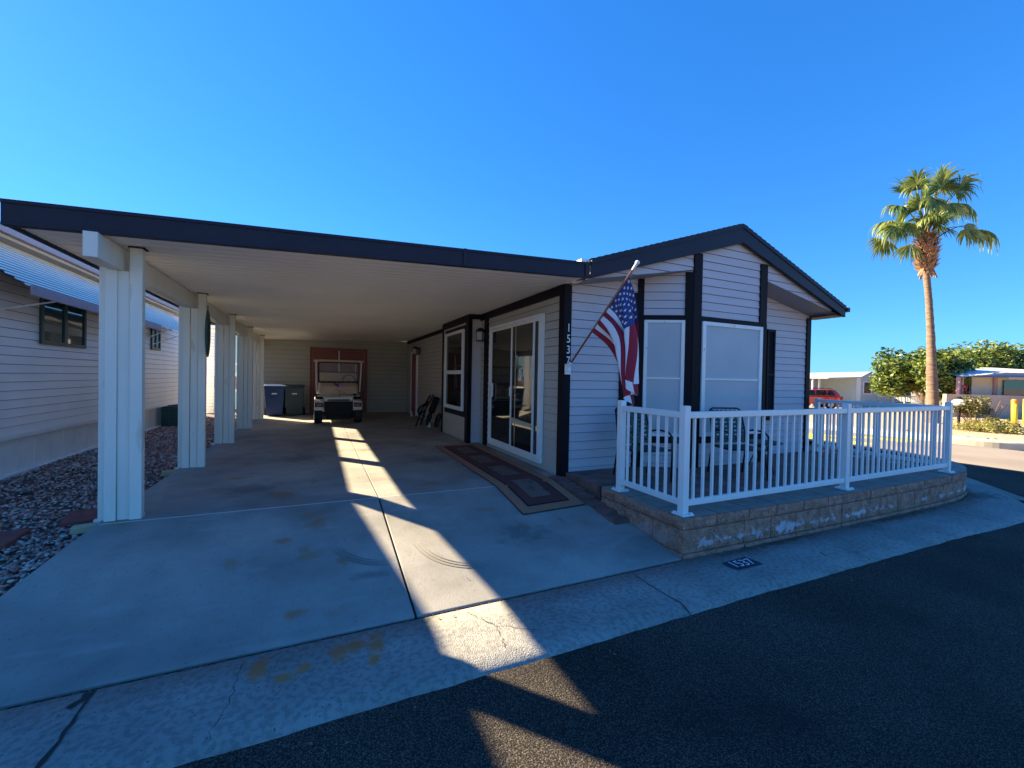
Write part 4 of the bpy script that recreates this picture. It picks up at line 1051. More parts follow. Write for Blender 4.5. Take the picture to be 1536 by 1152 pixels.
# louvred metal awning along the wall
AW = bpy.data.objects.new('louvred_awning',None); C.objects.link(AW); AW.parent = NH
mb = MB(); nsl = 14; ya, yb2 = 5.7, 14.6
for i in range(nsl):
    t0 = i/nsl; x = xn+.03+.50*t0; z = 3.19-.60*t0; dz = .60/nsl; dx = .50/nsl; sa = 1.45*t0
    e = max(0,(t0-.72))*.9
    mb.add([(x,ya+sa,z),(x,yb2-e*1.4,z),(x+dx*.12,yb2-e*1.4,z-dz*.56),(x+dx*.12,ya+sa,z-dz*.56),(x-.012,ya+sa,z-.002),(x-.012,yb2-e*1.4,z-.002)],[(0,1,2,3),(0,4,5,1)])
mb.build('slat','louver',AW)['kind'] = 'stuff'
mb = MB(); mb.add([(xn+.02,5.8,3.15),(xn+.02,14.5,3.15),(xn+.44,14.2,2.64),(xn+.44,7.2,2.64)],[(0,1,2,3)]); mb.build('awning_gap_shade','trim',AW)  # dark sheet added behind the slats so their gaps look shaded
mb = MB()
for y in (7.4,9.2,11,12.8,14.2): mb.bar((xn+.01,y,3.13),(xn+.47,y,2.58),.03,.03)
mb.build('awning_rib','louver',AW)
mb = MB(); mb.box(xn+.50,xn+.53,7.15,11.8,2.50,2.62); mb.build('valance','mauve',AW)
for a,b in (((xn+.02,7.6,2.35),(xn+.5,8.2,2.62)),((xn+.02,10.3,2.2),(xn+.5,9.2,2.60)),((xn+.02,12.3,2.3),(xn+.4,13.0,2.66)),((xn+.02,13.0,2.25),(xn+.5,13.9,2.62))):
    mb = MB(); mb.bar(a,b,.02,.02); mb.build('awning_arm','white',AW)
mb = MB(); mb.box(xn+.014,xn+.08,15.4,15.9,1.2,2.0); mb.build('meter_box','nsiding',NH,bevel=.01)

ac = thing('air_conditioner','dark green slatted air conditioner unit on the gravel beside the neighbouring home','air conditioner',(-3.4,13.7,.17))
mb = MB(); mb.box(-3.62,-3.10,13.45,14.1,.19,.70); mb.build('casing','green',ac,bevel=.01)
mb = MB()
for i in range(9): mb.box(-3.60,-3.12,13.435,13.449,.24+i*.05,.252+i*.05)
for x in (-3.45,-3.27): mb.box(x,x+.01,13.43,13.434,.22,.68)
mb.build('grille',mat('grille green',(.05,.12,.10),.5),ac)
mb = MB(); mb.lathe([(.2,.70),(.2,.72),(.05,.74)],(-3.36,13.78,0),18); mb.build('fan_guard','black',ac)

# building seen behind, between the posts
pb = thing('enclosed_porch','white framed porch with pale blue panels seen between the carport posts','porch',(-2.5,20,.1))
mb = MB(); mb.box(-4.3,3,20.0,24,.1,3.3); mb.build('wall','white',pb)
rows = [(2.0,3.1,'paleblue'),(1.62,1.9,'paleblue'),(.95,1.45,'brick'),(.2,.85,'paleblue')]
for k in range(6):
    for z0_,z1_,mt in rows:
        mb = MB(); mb.box(-4.0+k*.8,-4.0+k*.8+.68,19.97,20.0,z0_,z1_); mb.build('panel',mt,pb)
mb = MB(); mb.box(-4.6,3.2,19.7,24.2,3.3,3.42); mb.build('roof','white',pb)
wp = thing('siding_pillar','narrow white sided wall end standing in the gravel behind the second post','wall',(-3.45,18.2,.1))
mb = MB(); siding(mb,[(-3.75,.15),(-3.35,.15),(-3.35,3.0),(-3.75,3.0)],(0,18.0,0),(1,0,0),(0,-1,0),z0=.15); mb.build('wall',['white','lapshade'],wp)

# ------------------------------------------------------------------ foliage
def leaf_cloud(name, m, parent, clumps, nleaf, size, squash=1.):
    mb = MB(); vs = mb.v; fs = mb.f
    for (c, r) in clumps:
        c = Vector(c)
        for i in range(int(nleaf*(r**1.6))):
            d = Vector((random.gauss(0,1),random.gauss(0,1),random.gauss(0,1))).normalized()
            q = r*(random.random()**.33)*random.uniform(.82,1.08); p = c+Vector((d.x*q,d.y*q,d.z*q*squash))
            a = Vector((random.gauss(0,1),random.gauss(0,1),random.gauss(0,.6))).normalized(); b = (d+Vector((random.gauss(0,.6),random.gauss(0,.6),random.gauss(0,.6)))).normalized()
            e = a.cross(b).normalized(); s = size*random.uniform(.6,1.3); k = len(vs)
            vs += [tuple(p-a*s), tuple(p+e*s*.45), tuple(p+a*s), tuple(p-e*s*.45)]; fs.append((k,k+1,k+2,k+3)); mb.m.append(0)
    return mb.build(name, m, parent)
def crown_clumps(c, rx, ry, rz, n, rr, seed):
    random.seed(seed); out = []
    for i in range(n):
        d = Vector((random.gauss(0,1),random.gauss(0,1),random.gauss(0,1))).normalized(); q = random.uniform(.45,.88)
        if d.z < -.5: d.z *= .5
        out.append((Vector(c)+Vector((d.x*rx*q,d.y*ry*q,d.z*rz*q)), rr*random.uniform(.7,1.25)))
    return out
def limbs(mb, base, top, n, spread, r):
    base = Vector(base); top = Vector(top); mb.tube([base, base.lerp(top,.5)+Vector((.08,0,0)), top],[r,r*.8,r*.6],8)
    for i in range(n):
        a = 6.28*i/n+random.random(); e = top+Vector((math.cos(a)*spread,math.sin(a)*spread,spread*random.uniform(.5,1.2)))
        mb.tube([base.lerp(top,.7),top.lerp(e,.5)+Vector((0,0,.15)),e],[r*.55,r*.35,r*.12],6)

# ------------------------------------------------------------------ fan palm
random.seed(21)
pt = thing('fan_palm','tall fan palm with a bare leaning trunk and skirt of old brown leaf bases','palm tree',(25.87,9.68,-.4))
E1v = Vector((.909,-.416,0)); Fv = Vector((.416,.909,0))
tc_ = [Vector(p) for p in ((25.87,9.68,-.5),(25.86,9.70,.3),(25.82,9.74,1.8),(25.74,9.81,4.0),(25.64,9.88,5.6),(25.54,9.94,6.6),(25.49,9.98,7.7),(25.46,10.0,8.6))]
rr_ = [.285,.245,.20,.145,.125,.125,.16,.15]
mb = MB(); path = []; rad = []
for i in range(len(tc_)-1):
    for j in range(9):
        t = j/9; path.append(tc_[i].lerp(tc_[i+1],t)); rad.append((rr_[i]+(rr_[i+1]-rr_[i])*t)*(1+.035*(-1)**j+random.uniform(-.015,.015)))
mb.tube(path,rad,16); mb.build('trunk','bark',pt,smooth=True)
mb = MB()
for k in range(330):
    q = random.random(); z = 7.0+1.6*q; a = random.random()*6.283; c = Vector((25.52-.05*q,9.96+.04*q,z)); rr = .16+.22*math.sin(.35+q*2.5)
    d = Vector((math.cos(a),math.sin(a),0)); b = c+d*rr*.7; w = d.cross(Vector((0,0,1)))*random.uniform(.05,.09); L_ = random.uniform(.2,.42)
    tip = b+d*L_*.75+Vector((0,0,L_*random.uniform(.1,.75))); lo = b-Vector((0,0,.12))
    mb.add([lo-w,lo+w,tip+w*.5,tip-w*.5,lo-w+d*.05+Vector((0,0,.1)),lo+w+d*.05+Vector((0,0,.1))],[(0,1,2,3),(4,5,2,3),(0,4,3),(1,2,5),(0,1,5,4)])
for k in range(7):
    a = random.random()*6.283; d = Vector((math.cos(a),math.sin(a),0)); mb.bar(Vector((25.53,9.95,7.1))+d*.2,Vector((25.53,9.95,6.75-random.random()*.25))+d*.42,.08,.03)
mb.build('leaf_base_skirt','boot',pt)
core = Vector((25.47,10.0,8.45))
def frond(hub, dr, rad, face, span=115, droop=.9, nl=32):
    """hub: where the blade meets the stem; dr: blade axis; face: blade normal"""
    base = core+Vector((random.uniform(-.12,.12),random.uniform(-.12,.12),random.uniform(-.3,.15)))
    mid = base.lerp(hub,.55)+Vector((0,0,.22*(hub-base).length))
    st = MB(); pts_ = [base.lerp(mid,t).lerp(mid.lerp(hub,t),t) for t in [i/7 for i in range(8)]]; st.tube(pts_,[.035-.02*i/7 for i in range(8)],5)
    f = MB(); dr = dr.normalized(); face = face.normalized(); lat = dr.cross(face).normalized()
    for i in range(nl):
        a = R(-span+2*span*i/(nl-1)); d = (dr*math.cos(a)+lat*math.sin(a)).normalized()
        L_ = rad*(.62+.38*math.cos(a*.72))*random.uniform(.72,1.15); w0 = rad*2*R(span)/nl*.42
        wd = d.cross(face).normalized(); n = 6; vs = []; p = hub.copy(); dd = d.copy()
        fold = face*(.25*(1 if i%2 else -1))
        for k in range(n+1):
            t = k/n; w = w0*(t*2.0 if t < .5 else (1-t)*1.9+.06)
            if k: 
                dd = (dd+Vector((0,0,-1))*droop*(max(0,t-.25)**1.15)*.85+Vector((random.gauss(0,.03),random.gauss(0,.03),0))).normalized(); p = p+dd*L_/n
            vs += [p-wd*w-fold*w, p+wd*w+fold*w]
        f.add(vs,[(2*k,2*k+1,2*k+3,2*k+2) for k in range(n)])
    s = st.build('frond_stem','palmstem',pt,smooth=True); f.build('frond_blade','palmleaf',s)
def zp(a, b, dep=0): return core+E1v*((a-610)*.00535)+Vector((0,0,(700-b)*.00535))+Fv*dep
V3 = Vector
U = V3((0,0,1))
for a,b,dep,ta,tb,rad,fc,sp,dr_ in (
  (600,330,-.7, 600,150,1.05,-Fv*.9+U*.2,110,.35),(660,240,-.2, 740,90,1.0,-Fv*.7+E1v*.5,95,.5),(760,250,.3, 1000,170,1.35,-Fv*.3+U*.9,85,.9),
  (850,400,.2, 1100,380,1.35,-Fv*.35+U*.9,90,1.6),(1010,625,-.1, 1230,690,1.6,-Fv*.3+U*.8,85,1.3),(800,640,-.7, 980,790,1.3,-Fv*.8+E1v*.2+U*.3,60,.5),
  (290,640,-.4, 120,760,1.1,-Fv*.6+U*.6,85,1.3),(395,790,-.5, 330,980,.95,-Fv*.9-E1v*.5,50,.5),(390,560,.2, 210,600,1.1,-Fv*.3+U*.8,85,1.3),
  (440,410,.3, 270,370,1.0,-Fv*.4+U*.8,85,1.4),(500,260,-.1, 440,190,.9,-Fv*.6-E1v*.4+U*.2,95,.8),(700,360,-.8, 800,330,.95,-Fv*.7+U*.5,100,.9),
  (560,260,.6, 560,100,.9,-Fv*.7-E1v*.2,70,.25),(670,250,.5, 640,60,.95,-Fv*.8,50,.2),(800,300,.9, 1000,300,1.2,-Fv*.2+U,90,1.2),
  (520,440,-.9, 450,520,.95,-Fv*.7+U*.4,95,1.1),(640,480,-1.0, 660,620,.9,-Fv*1.+U*.2,80,.6),(450,500,.9, 330,500,1.1,-Fv*.2+U,90,1.3),(720,470,-.7, 800,480,.9,-Fv*.6+U*.6,90,1.2),
  (330,700,.4, 250,860,1.0,-Fv*.7-E1v*.2,70,.6),(620,400,1.0, 640,300,1.1,Fv*.5+U*.9,110,1.),(430,600,-.3, 420,700,.85,-Fv*.8,80,.6),(880,450,-.4, 1000,560,.95,-Fv*.5+U*.6,80,1.2)):
    h = zp(a,b,dep); d = zp(ta,tb,dep*1.3)-h; frond(h,d,rad*1.05,fc,sp+8,dr_*1.7)
for k in range(9):
    a = random.uniform(380,860); b = random.uniform(330,640); dep = random.uniform(-.9,.9); h = zp(610+(a-610)*.75,b,dep); d = (h-core)+U*.0-U*.25*max(0,(b-300)/200); frond(h,d,random.uniform(.85,1.15),(-Fv*.5+U*random.uniform(.2,1)+E1v*random.uniform(-.5,.5)),95,random.uniform(1.2,2.4))
for k in range(5):
    mb = MB(); p = core+Vector((random.uniform(-.1,.1),random.uniform(-.1,.1),.0)); e = p+Vector((random.uniform(-.5,.5),random.uniform(-.4,.4),random.uniform(1.,1.9)))
    mb.tube([p,p.lerp(e,.5)+Vector((.08,0,0)),e],[.05,.035,.012],6); mb.build('spear_leaf','palmstem',pt)

# ------------------------------------------------------------------ trees and bushes across the street
def tree(name, lab, cat, base, clumps, nleaf, size, m, limbdef, tm='citrusbark', group=None):
    t = thing(name, lab, cat, base, group); mb = MB(); limbs(mb, base, *limbdef); mb.build('trunk', tm, t, smooth=True); leaf_cloud('crown', m, t, clumps, nleaf, size); return t
tree('citrus_tree','round glossy citrus tree with pale trunk directly behind the palm trunk','tree',(35.2,13.8,-.35),
     crown_clumps((35.05,13.7,2.25),3.0,2.5,1.45,52,.85,3),620,.15,'citrus',((35.1,13.7,1.1),6,1.3,.16))
g2 = 'trees behind the houses across the street'
tree('shade_tree','tall broad yellow green tree rising above the blue roof at the right edge','tree',(50.5,15.2,-.35),
     crown_clumps((50.6,14.8,2.8),4.6,3,1.9,40,1.2,4),330,.17,'hedge',((50.5,15.2,1.8),6,2,.25),group=g2)
tree('shade_tree','bushy tree between the citrus tree and the tall tree at the right','tree',(46.5,16.3,-.35),
     crown_clumps((46.2,16.2,2.7),2.9,2.5,1.9,22,1.15,5),330,.16,'hedge',((46.5,16.3,1.4),5,1.5,.2),group=g2)
tree('shade_tree','dark leafy tree crowding the left side of the tan garden wall','tree',(39.8,14.5,-.35),
     crown_clumps((39.6,14.2,1.9),2.0,1.8,1.3,14,.9,6),380,.13,'citrus',((39.8,14.4,1.0),5,1.1,.16),group=g2)
tree('shade_tree','small green tree top showing beyond the porch between the carport posts','tree',(-5.2,30,0),
     crown_clumps((-5.0,29.5,4.3),2.2,2,1.2,14,1.,8),260,.16,'hedge',((-5.1,29.8,3),5,1.4,.2),group=g2)
# woody bush and ground cover in front of the lamp
b = thing('woody_shrub','open dusty green shrub with bare twigs beside the white globe lamp','shrub',(24.4,7.75,-.32))
mb = MB()
for k in range(40):
    a = random.random()*6.28; s_ = random.uniform(.35,1.05); e = Vector((24.4+math.cos(a)*s_*.85,7.75+math.sin(a)*s_*.8,.15+random.uniform(.2,1.0)))
    mb.tube([(24.4,7.75,-.3),((24.4+e.x)/2+.05,(7.75+e.y)/2,.15),tuple(e)],[.02,.014,.006],4)
mb.build('twigs','browntwig',b)
leaf_cloud('foliage','bushleaf',b,crown_clumps((24.4,7.75,.72),.95,.8,.42,20,.26,11),1500,.06)
b = thing('spreading_shrub','low spreading yellow green shrub spilling toward the kerb below the woody shrub','shrub',(23.6,7.2,-.3))
leaf_cloud('foliage','groundcover',b,crown_clumps((23.7,7.2,-.05),1.45,.9,.28,30,.28,12),1300,.05)
mb = MB()
for k in range(14):
    a = random.random()*6.28; mb.tube([(23.7,7.2,-.3),(23.7+math.cos(a)*1.1,7.2+math.sin(a)*.7,.0)],[.02,.006],4)
mb.build('stems','browntwig',b)
b = thing('spreading_shrub','small shrub patch right of the yellow bollard base','shrub',(27.3,7.9,-.3))
leaf_cloud('foliage','bushleaf',b,crown_clumps((27.2,8.1,-.05),.7,.6,.22,10,.22,13),1200,.06)

# kerb and planting island
kp = [(17.55,40),(17.6,14),(17.75,8),(17.95,6.4),(18.3,5.5),(18.85,5.0),(20,4.6),(24,4.3),(60,4.2)]
kd = [Vector(p) for p in dens(kp,5)]
mb = MB(); vs = []; pr_ = [(0,-.1),(0,.10),(.03,.13),(.16,.13),(.17,.11),(.9,.12),(.92,-.1)]
for i,p in enumerate(kd):
    d = (kd[min(i+1,len(kd)-1)]-kd[max(i-1,0)]).normalized(); n_ = Vector((-d.y,d.x))
    for o_,z in pr_: q = p+n_*o_; vs.append((q.x,q.y,gz(p.x)+z))
k = len(pr_); mb.add(vs,[(i*k+j,i*k+j+1,(i+1)*k+j+1,(i+1)*k+j) for i in range(len(kd)-1) for j in range(k-1)])
struct(mb.build('far_kerb',mat('pale kerb concrete',(.50,.45,.34),.9,var=.12,vscale=4,bump=.4)))  # far kerb and verge in pale warm concrete
mb = MB(); poly = [(18.6,5.9),(20,5.4),(24,5.1),(60,5.0),(60,16.4),(18.5,16.4),(18.4,8)]
mb.add([(x,y,gz(x)+.10) for x,y in poly],[tuple(range(len(poly)))]); struct(mb.build('planting_bed',mat('tan gravel',(.42,.30,.20),.95,var=.3,vscale=9,bump=.8,bscale=20)))
random.seed(5); pts = []
for i in range(500):
    x = random.uniform(18.8,34); y = random.uniform(5.6,11.5); pts.append((x,y,gz(x)+.10,random.uniform(.03,.09)))
stones('bed_rocks',pts,'scattered tan and red rocks in the planting bed across the side street')
mb = MB(); mb.add([(13.2,6.4,gz(13.2)-.01),(16.9,6.6,gz(16.9)-.01),(17.2,7.1,gz(17.2)-.01),(14.6,8.6,gz(14.6)-.01),(13.2,8.4,gz(13.2)-.01)],[(0,1,2,3,4)]); struct(mb.build('yellow_road_marking','yellow'))
mb = MB(); mb.add([(11.95,2.6,-.008),(12.05,2.6,-.008),(12.62,6.4,-.012),(12.5,6.4,-.012)],[(0,1,2,3)]); 
mb = MB(); mb.add([(23,6.0,gz(23)+.108),(30.5,5.6,gz(30)+.108),(31,8.0,gz(31)+.108),(25,7.3,gz(25)+.108)],[(0,1,2,3)]); mb.add([(20.3,7.3,gz(20.3)+.115),(22.6,7.8,gz(22.6)+.115),(22.8,9.2,gz(22.8)+.115),(20.8,8.6,gz(20.8)+.115)],[(0,1,2,3)]); struct(mb.build('yellow_pad','yellow'))
# bollards
def bollard(x,y,lab,lean=0):
    t = thing('bollard',lab,'bollard',(0,0,0),'yellow bollards by the kerb'); mb = MB(); mb.tube([(0,0,0),(lean,0,.55),(lean*2,0,1.2)],.095,16); mb.build('post','yellow',t,smooth=True)
    mb = MB(); mb.tube([(lean*2,0,1.16),(lean*2,0,1.30),(lean*2,0,1.34)],[.10,.10,.065],16); mb.build('cap','orange',t)
    mb = MB(); mb.lathe([(.32,0),(.30,.05),(.14,.10)],(0,0,0),18); mb.build('base','yellow',t); t.location = (x,y,gz(x)+.10)
bollard(27.3,7.55,'yellow bollard with orange top, left one of the pair beside the shrub',-.05)
bollard(29.2,7.75,'yellow bollard with orange top, cut off at the right edge')
# globe lamp
lp = thing('globe_lamp','white globe garden lamp on a dark post beside the woody shrub','lamp',(23.9,8.15,-.25))
mb = MB(); mb.tube([(23.9,8.15,-.3),(23.9,8.15,.72)],.05,10); mb.lathe([(.10,.70),(.12,.76)],(23.9,8.15,0),12); mb.build('post','black',lp)
mb = MB(); mb.blob((23.9,8.15,.93),(.23,.23,.15),16,10); mb.build('globe','white',lp,smooth=True)
mb = MB(); mb.lathe([(.10,1.09),(.12,1.11),(.03,1.18)],(23.9,8.15,0),12); mb.build('finial','black',lp)

# white home with tan garden wall and blue roofed carport at the right edge
gwl = thing('garden_wall','low tan stucco garden wall behind the globe lamp and bollards','wall',(34,10.5,-.35))
mb = MB(); a, b = Vector((32.3,11.55,0)), Vector((40.0,8.0,0)); n_ = Vector((.416,.909,0))
mb.prism([a+U*-.4,b+U*-.4,b+U*1.12,a+U*1.15],n_*.2); mb.build('wall','tanwall',gwl)
hb = thing('cream_home','cream sided home with blue grey roof edge at the right edge of the view','house',(37,11,-.35))
mb = MB(); mb.prism([Vector((35.2,11.6,-.3)),Vector((41,9,-.3)),Vector((41,9,2.25)),Vector((35.2,11.6,2.25))],n_*1.0); mb.build('wall','creamwall',hb)
mb = MB(); mb.prism([Vector((33.3,11.3,2.13)),Vector((35.4,10.2,2.42)),Vector((41,7.7,2.42)),Vector((41,7.7,2.18)),Vector((35.3,10.1,2.18))],n_*.12); mb.build('fascia','blueroof',hb)
mb = MB(); mb.add([Vector((33.3,11.3,2.14)),Vector((35.4,10.2,2.43)),Vector((41,7.7,2.43)),Vector((43,13,2.95)),Vector((36.5,15.3,2.95))],[(0,1,2,3,4)]); mb.add([Vector((33.3,11.3,2.12)),Vector((35.4,10.2,2.16)),Vector((41,7.7,2.16)),Vector((43,13,2.3)),Vector((36.5,15.3,2.3))],[(4,3,2,1,0)]); mb.build('roof','paleroof',hb)
mb = MB(); mb.prism([Vector((35.35,10.06,2.05)),Vector((41,7.55,2.05)),Vector((41,7.55,2.17)),Vector((35.35,10.06,2.17))],n_*.1); mb.build('beam','tanwall',hb)
for x,y,w in ((33.4,11.45,.07),(33.95,11.5,.07)):
    mb = MB(); mb.box(x-w,x+w,y-w,y+w,-.3,2.15); mb.build('porch_post','mauve',hb)
mb = MB(); mb.prism([Vector((36.45,10.95,-.3)),Vector((36.65,10.86,-.3)),Vector((36.65,10.86,2.2)),Vector((36.45,10.95,2.2))],n_*.1); mb.build('corner_trim','mauve',hb)
mb = MB(); mb.prism([Vector((35.15,11.58,-.3)),Vector((35.28,11.52,-.3)),Vector((35.28,11.52,2.2)),Vector((35.15,11.58,2.2))],n_*.1); mb.build('corner_trim','green',hb)
mb = MB(); mb.prism([Vector((37.0,10.75,.9)),Vector((38.2,10.2,.9)),Vector((38.2,10.2,2.0)),Vector((37.0,10.75,2.0))],-n_*.06); mb.build('window','glassblue',hb)
fb_ = thing('flowering_shrub','shrub with a few red blossoms behind the tan garden wall','shrub',(35,11.9,.3))
leaf_cloud('foliage','citrus',fb_,crown_clumps((34.2,12.0,1.1),.9,.6,.5,10,.4,15),700,.08)
mb = MB(); random.seed(3)
for k in range(16): mb.blob((34.1+random.uniform(-.6,.6),11.55+random.uniform(-.2,.1),1.35+random.uniform(-.15,.3)),.07,6,4)
mb.build('blossoms','carred',fb_)

# pale aqua park home with carport and red car
ha = thing('aqua_home','pale aqua park home with white flat carport beside the red car','house',(42,20.5,-.35))
er = Vector((.909,-.416,0)); ef = Vector((.416,.909,0))
def PA(u,d,z): p = Vector((41.9,20.39,0))+er*u+ef*d; return (p.x,p.y,z)
mb = MB(); u0,u1 = 0,1.45
mb.prism([PA(0,0,-.4),PA(1.45,0,-.4),PA(1.45,0,2.28),PA(.72,0,2.66),PA(0,0,2.28)],ef*9); mb.build('wall','aqua',ha)
mb = MB(); mb.prism([PA(-.12,-.18,2.24),PA(.72,-.18,2.70),PA(1.62,-.18,2.26),PA(1.62,-.18,2.18),PA(.72,-.18,2.60),PA(-.12,-.18,2.16)],ef*9.4); mb.build('roof','blueroof',ha)
mb = MB(); mb.prism([PA(.18,-.05,.78),PA(.90,-.05,.78),PA(.90,-.05,1.86),PA(.18,-.05,1.86)],ef*.04); w = mb.build('window','white',ha)
mb = MB(); mb.prism([PA(.26,-.07,.86),PA(.82,-.07,.86),PA(.82,-.07,1.78),PA(.26,-.07,1.78)],ef*.03); mb.build('pane','glass',w)
mb = MB(); mb.prism([PA(-.45,0,-.4),PA(-.0,0,-.4),PA(-.0,0,2.2),PA(-.45,0,2.2)],ef*.2); mb.build('corner_panel','white',ha)
mb = MB(); mb.prism([PA(-.46,-.05,-.4),PA(-.42,-.05,-.4),PA(-.42,-.05,2.2),PA(-.46,-.05,2.2)],ef*7)
mb.prism([PA(-2.2,4.5,-.4),PA(-.44,4.5,-.4),PA(-.44,4.5,2.2),PA(-2.2,4.5,2.2)],ef*.1); mb.prism([PA(-6.5,6,-.4),PA(-1,6,-.4),PA(-1,6,2.2),PA(-6.5,6,2.2)],ef*.2)
mb.build('carport_wall','aqua',ha)
mb = MB(); mb.prism([PA(-3.0,-.3,2.04),PA(-.1,-.3,2.20),PA(-.1,-.3,2.27),PA(-3.0,-.3,2.14)],ef*.05)
mb.add([PA(-3.0,-.3,2.14),PA(-.1,-.3,2.27),PA(-.1,8,2.75),PA(-7,8,2.70),PA(-7,3.5,2.3)],[(0,1,2,3,4)])
mb.add([PA(-3.0,-.3,2.08),PA(-.1,-.3,2.2),PA(-.1,8,2.25),PA(-7,8,2.2),PA(-7,3.5,2.05)],[(4,3,2,1,0)]); mb.add([PA(-3.0,-.3,2.04),PA(-3.0,-.3,2.14),PA(-7,3.5,2.3),PA(-7,3.5,2.0)],[(0,1,2,3)])
mb.build('carport_roof','paleroof',ha)
for u,d in ((-3.35,.3),(-3.75,.5)):
    mb = MB(); mb.prism([PA(u,d,-.4),PA(u+.14,d,-.4),PA(u+.14,d,2.1),PA(u,d,2.1)],ef*.1); mb.build('carport_post','white',ha)
# red car, rear three quarter
rc = thing('red_car','red compact suv parked under the white carport, seen from its rear quarter','car')
mb = MB(); L_, Wd = 4.3, 1.75
side = [(-2.15,.35),(-2.12,.80),(-1.2,.92),(-.75,.98),(2.0,1.0),(2.12,.75),(2.1,.35)]
mb.prism([(x,-Wd/2,z) for x,z in side],(0,Wd,0)); mb.build('body','carred',rc,bevel=.07,seg=3)
mb = MB(); cab = [(-.95,.95),(-.25,1.50),(1.5,1.54),(1.98,1.0)]
vs = []
for x,z in cab: vs += [(x,-(.84 if z < 1.2 else .68),z),(x,(.84 if z < 1.2 else .68),z)]
mb.add(vs,[(0,1,3,2),(2,3,5,4),(4,5,7,6),(0,2,4,6),(1,7,5,3),(0,6,7,1)]); cabo = mb.build('cabin','carred',rc,bevel=.05,seg=3)
mb = MB()
for s in (-1,1):
    for a,b in ((-.6,.25),(.33,1.05),(1.12,1.62)):
        xs0 = a; 
        mb.add([(a+(.0),s*.862,1.04),(b,s*.862,1.04),(b-(.03 if b < 1.5 else .18),s*.735,1.42),(a+(.38 if a < 0 else .02),s*.735,1.42)],[(0,1,2,3)])
mb.add([(2.005,-.66,1.08),(2.005,.66,1.08),(1.67,.58,1.46),(1.67,-.58,1.46)],[(0,1,2,3)]); mb.build('window','glass',cabo)
for s in (-1,1):
    mb = MB(); mb.box(2.04,2.16,s*.62-.16,s*.62+.16,.78,1.0); mb.build('tail_light','redlamp',rc,bevel=.03)
    for x in (-1.35,1.3):
        mb = MB(); mb.tube([(x,s*.68,.33),(x,s*.90,.33)],.33,20); w = mb.build('wheel','rubber',rc); mb = MB(); mb.tube([(x,s*.90,.33),(x,s*.915,.33)],[.21,.18],14); mb.build('rim','silver',w)
mb = MB(); mb.box(2.08,2.20,-.80,.80,.35,.60); mb.build('bumper','black',rc,bevel=.04)
mb = MB(); mb.box(2.165,2.18,-.26,.26,.62,.76); mb.build('number_plate','white',rc)
for s in (-1,1):
    mb = MB(); mb.tube([(-.1,s*.66,1.57),(1.45,s*.66,1.60)],.02,6); mb.build('roof_rail','black',rc)
rc.location = (35.6,21.0,-.35); rc.rotation_euler = (0,0,R(-38))
# white porch of a further home behind the citrus tree
wh = thing('white_porch','white porch railing and skirting showing under the citrus tree','porch',(47.5,19.9,-.35))
def PB(u,d,z): p = Vector((46.4,20.4,0))+er*u+ef*d; return (p.x,p.y,z)
mb = MB(); mb.prism([PB(-1.0,.1,-.4),PB(4.2,.1,-.4),PB(4.2,.1,.0),PB(-1.0,.1,.0)],ef*.15); mb.build('deck_skirt','white',wh)
mb = MB(); mb.prism([PB(-1.,3.2,-.4),PB(5,3.2,-.4),PB(5,3.2,2.4),PB(-1.,3.2,2.4)],ef*.2); mb.build('wall','shed',wh)
mb = MB(); mb.prism([PB(-1.2,-.2,2.3),PB(5.2,-.2,2.3),PB(5.2,-.2,2.5),PB(-1.2,-.2,2.5)],ef*6.6); mb.build('roof','paleroof',wh)
mb = MB(); mb.bar(PB(-.9,.2,.62),PB(4.1,.2,.62),.06,.06); mb.bar(PB(-.9,.2,.12),PB(4.1,.2,.12),.05,.05)
for k in range(38): mb.bar(PB(-.9+.135*k,.2,.1),PB(-.9+.135*k,.2,.62),.03,.03,(0,1,0))
mb.build('railing','white',wh)
for u in (-.9,1.6,4.1): mb = MB(); mb.bar(PB(u,.2,-.1),PB(u,.2,2.3),.09,.09,(0,1,0)); mb.build('post','white',wh)
# steps rail beside the aqua home
sr = thing('stair_railing','short white stair railing at the right side of the aqua home','railing',(44,19.6,-.35))
mb = MB()
for k in range(9): mb.bar(PA(1.75+.14*k,.2,-.3),PA(1.75+.14*k,.2,.75-.05*k),.035,.035,(0,1,0))
mb.bar(PA(1.7,.2,.78),PA(2.95,.2,.36),.06,.05); mb.build('balusters','white',sr)
for u,z in ((1.7,.9),(2.95,.5)): mb = MB(); mb.bar(PA(u,.2,-.3),PA(u,.2,z),.1,.1,(0,1,0)); mb.build('post','white',sr)

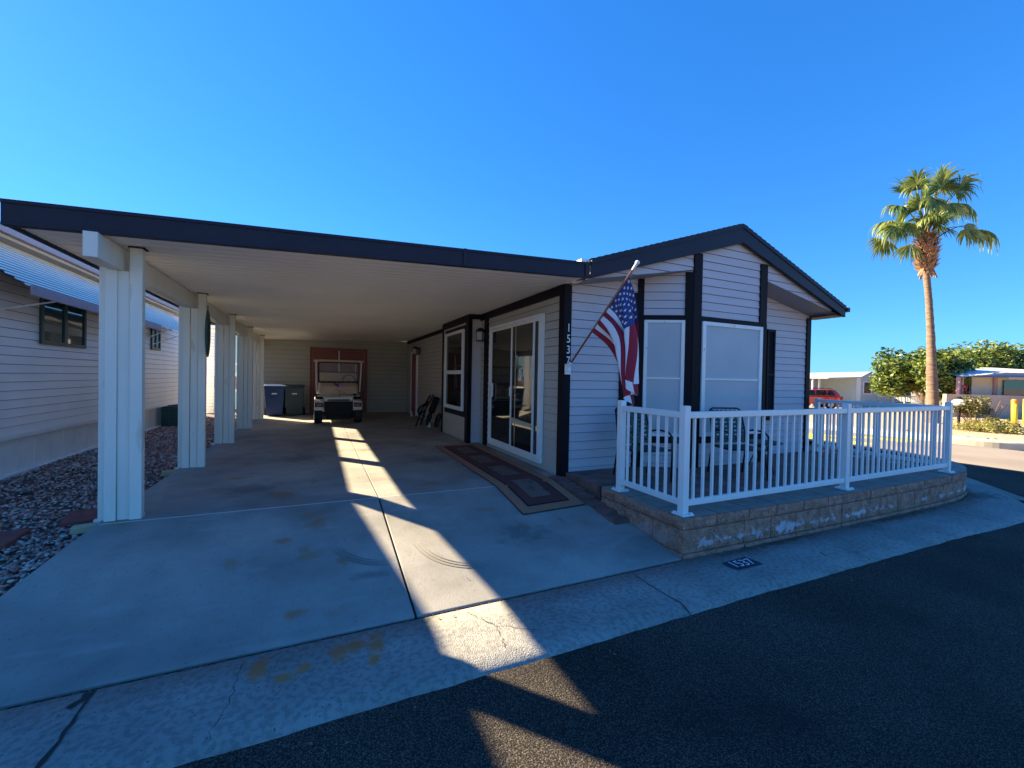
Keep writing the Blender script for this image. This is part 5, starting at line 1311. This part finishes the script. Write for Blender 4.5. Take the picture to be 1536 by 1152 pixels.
# ------------------------------------------------------------------ camera, light, world
cam = bpy.data.cameras.new('camera'); co = bpy.data.objects.new('camera', cam); C.objects.link(co); S.camera = co
f, yaw, pitch, roll = 635.3, .42913, .014287, .018771
cam.sensor_width = 36; cam.lens = f/1536*36; cam.clip_end = 3000; cam.clip_start = .05
F = Vector((math.sin(yaw)*math.cos(pitch), math.cos(yaw)*math.cos(pitch), -math.sin(pitch)))
Rr = Vector((math.cos(yaw),-math.sin(yaw),0)); Uu = Rr.cross(F)
c, s = math.cos(roll), math.sin(roll); R2 = c*Rr+s*Uu; U2 = -s*Rr+c*Uu
m3 = Matrix((R2,U2,-F)).transposed(); co.matrix_world = Matrix.Translation((0,0,1.6)) @ m3.to_4x4()
sd = Vector((1,-1.2,-.80)).normalized(); el = math.asin(-sd.z); az = math.atan2(-sd.x,-sd.y)   # compass angle from +y toward +x
sun = bpy.data.lights.new('sun','SUN'); sun.energy = 5.0; sun.angle = R(.53); sun.color = (1.,.83,.54)
so = bpy.data.objects.new('sun', sun); C.objects.link(so); so.rotation_euler = sd.to_track_quat('-Z','Y').to_euler(); so.location = (-20,25,18)
W = bpy.data.worlds.new('World'); S.world = W; W.use_nodes = True; N = W.node_tree.nodes; L = W.node_tree.links
sk = N.new('ShaderNodeTexSky'); sk.sky_type = 'NISHITA'; sk.sun_disc = False; sk.sun_elevation = el; sk.sun_rotation = az
sk.altitude = 400; sk.air_density = 1.2; sk.dust_density = .1; sk.ozone_density = 3.0
hs = N.new('ShaderNodeHueSaturation'); hs.inputs['Saturation'].default_value = 1.3; hs.inputs['Value'].default_value = 1.0
L.new(sk.outputs[0],hs.inputs['Color'])
ml = N.new('ShaderNodeMixRGB'); ml.blend_type = 'MULTIPLY'; ml.inputs['Fac'].default_value = 1; ml.inputs['Color2'].default_value = (.40,1.03,1.88,1)
gm = N.new('ShaderNodeGamma'); gm.inputs['Gamma'].default_value = .66; L.new(hs.outputs[0],gm.inputs['Color'])
L.new(gm.outputs[0],ml.inputs['Color1']); L.new(ml.outputs[0],N['Background'].inputs['Color']); N['Background'].inputs['Strength'].default_value = .05
S.view_settings.view_transform = 'Standard'; S.view_settings.look = 'None'; S.view_settings.exposure = 2.25; S.view_settings.gamma = 1
S.render.engine = 'CYCLES'; S.cycles.max_bounces = 12; S.cycles.diffuse_bounces = 8
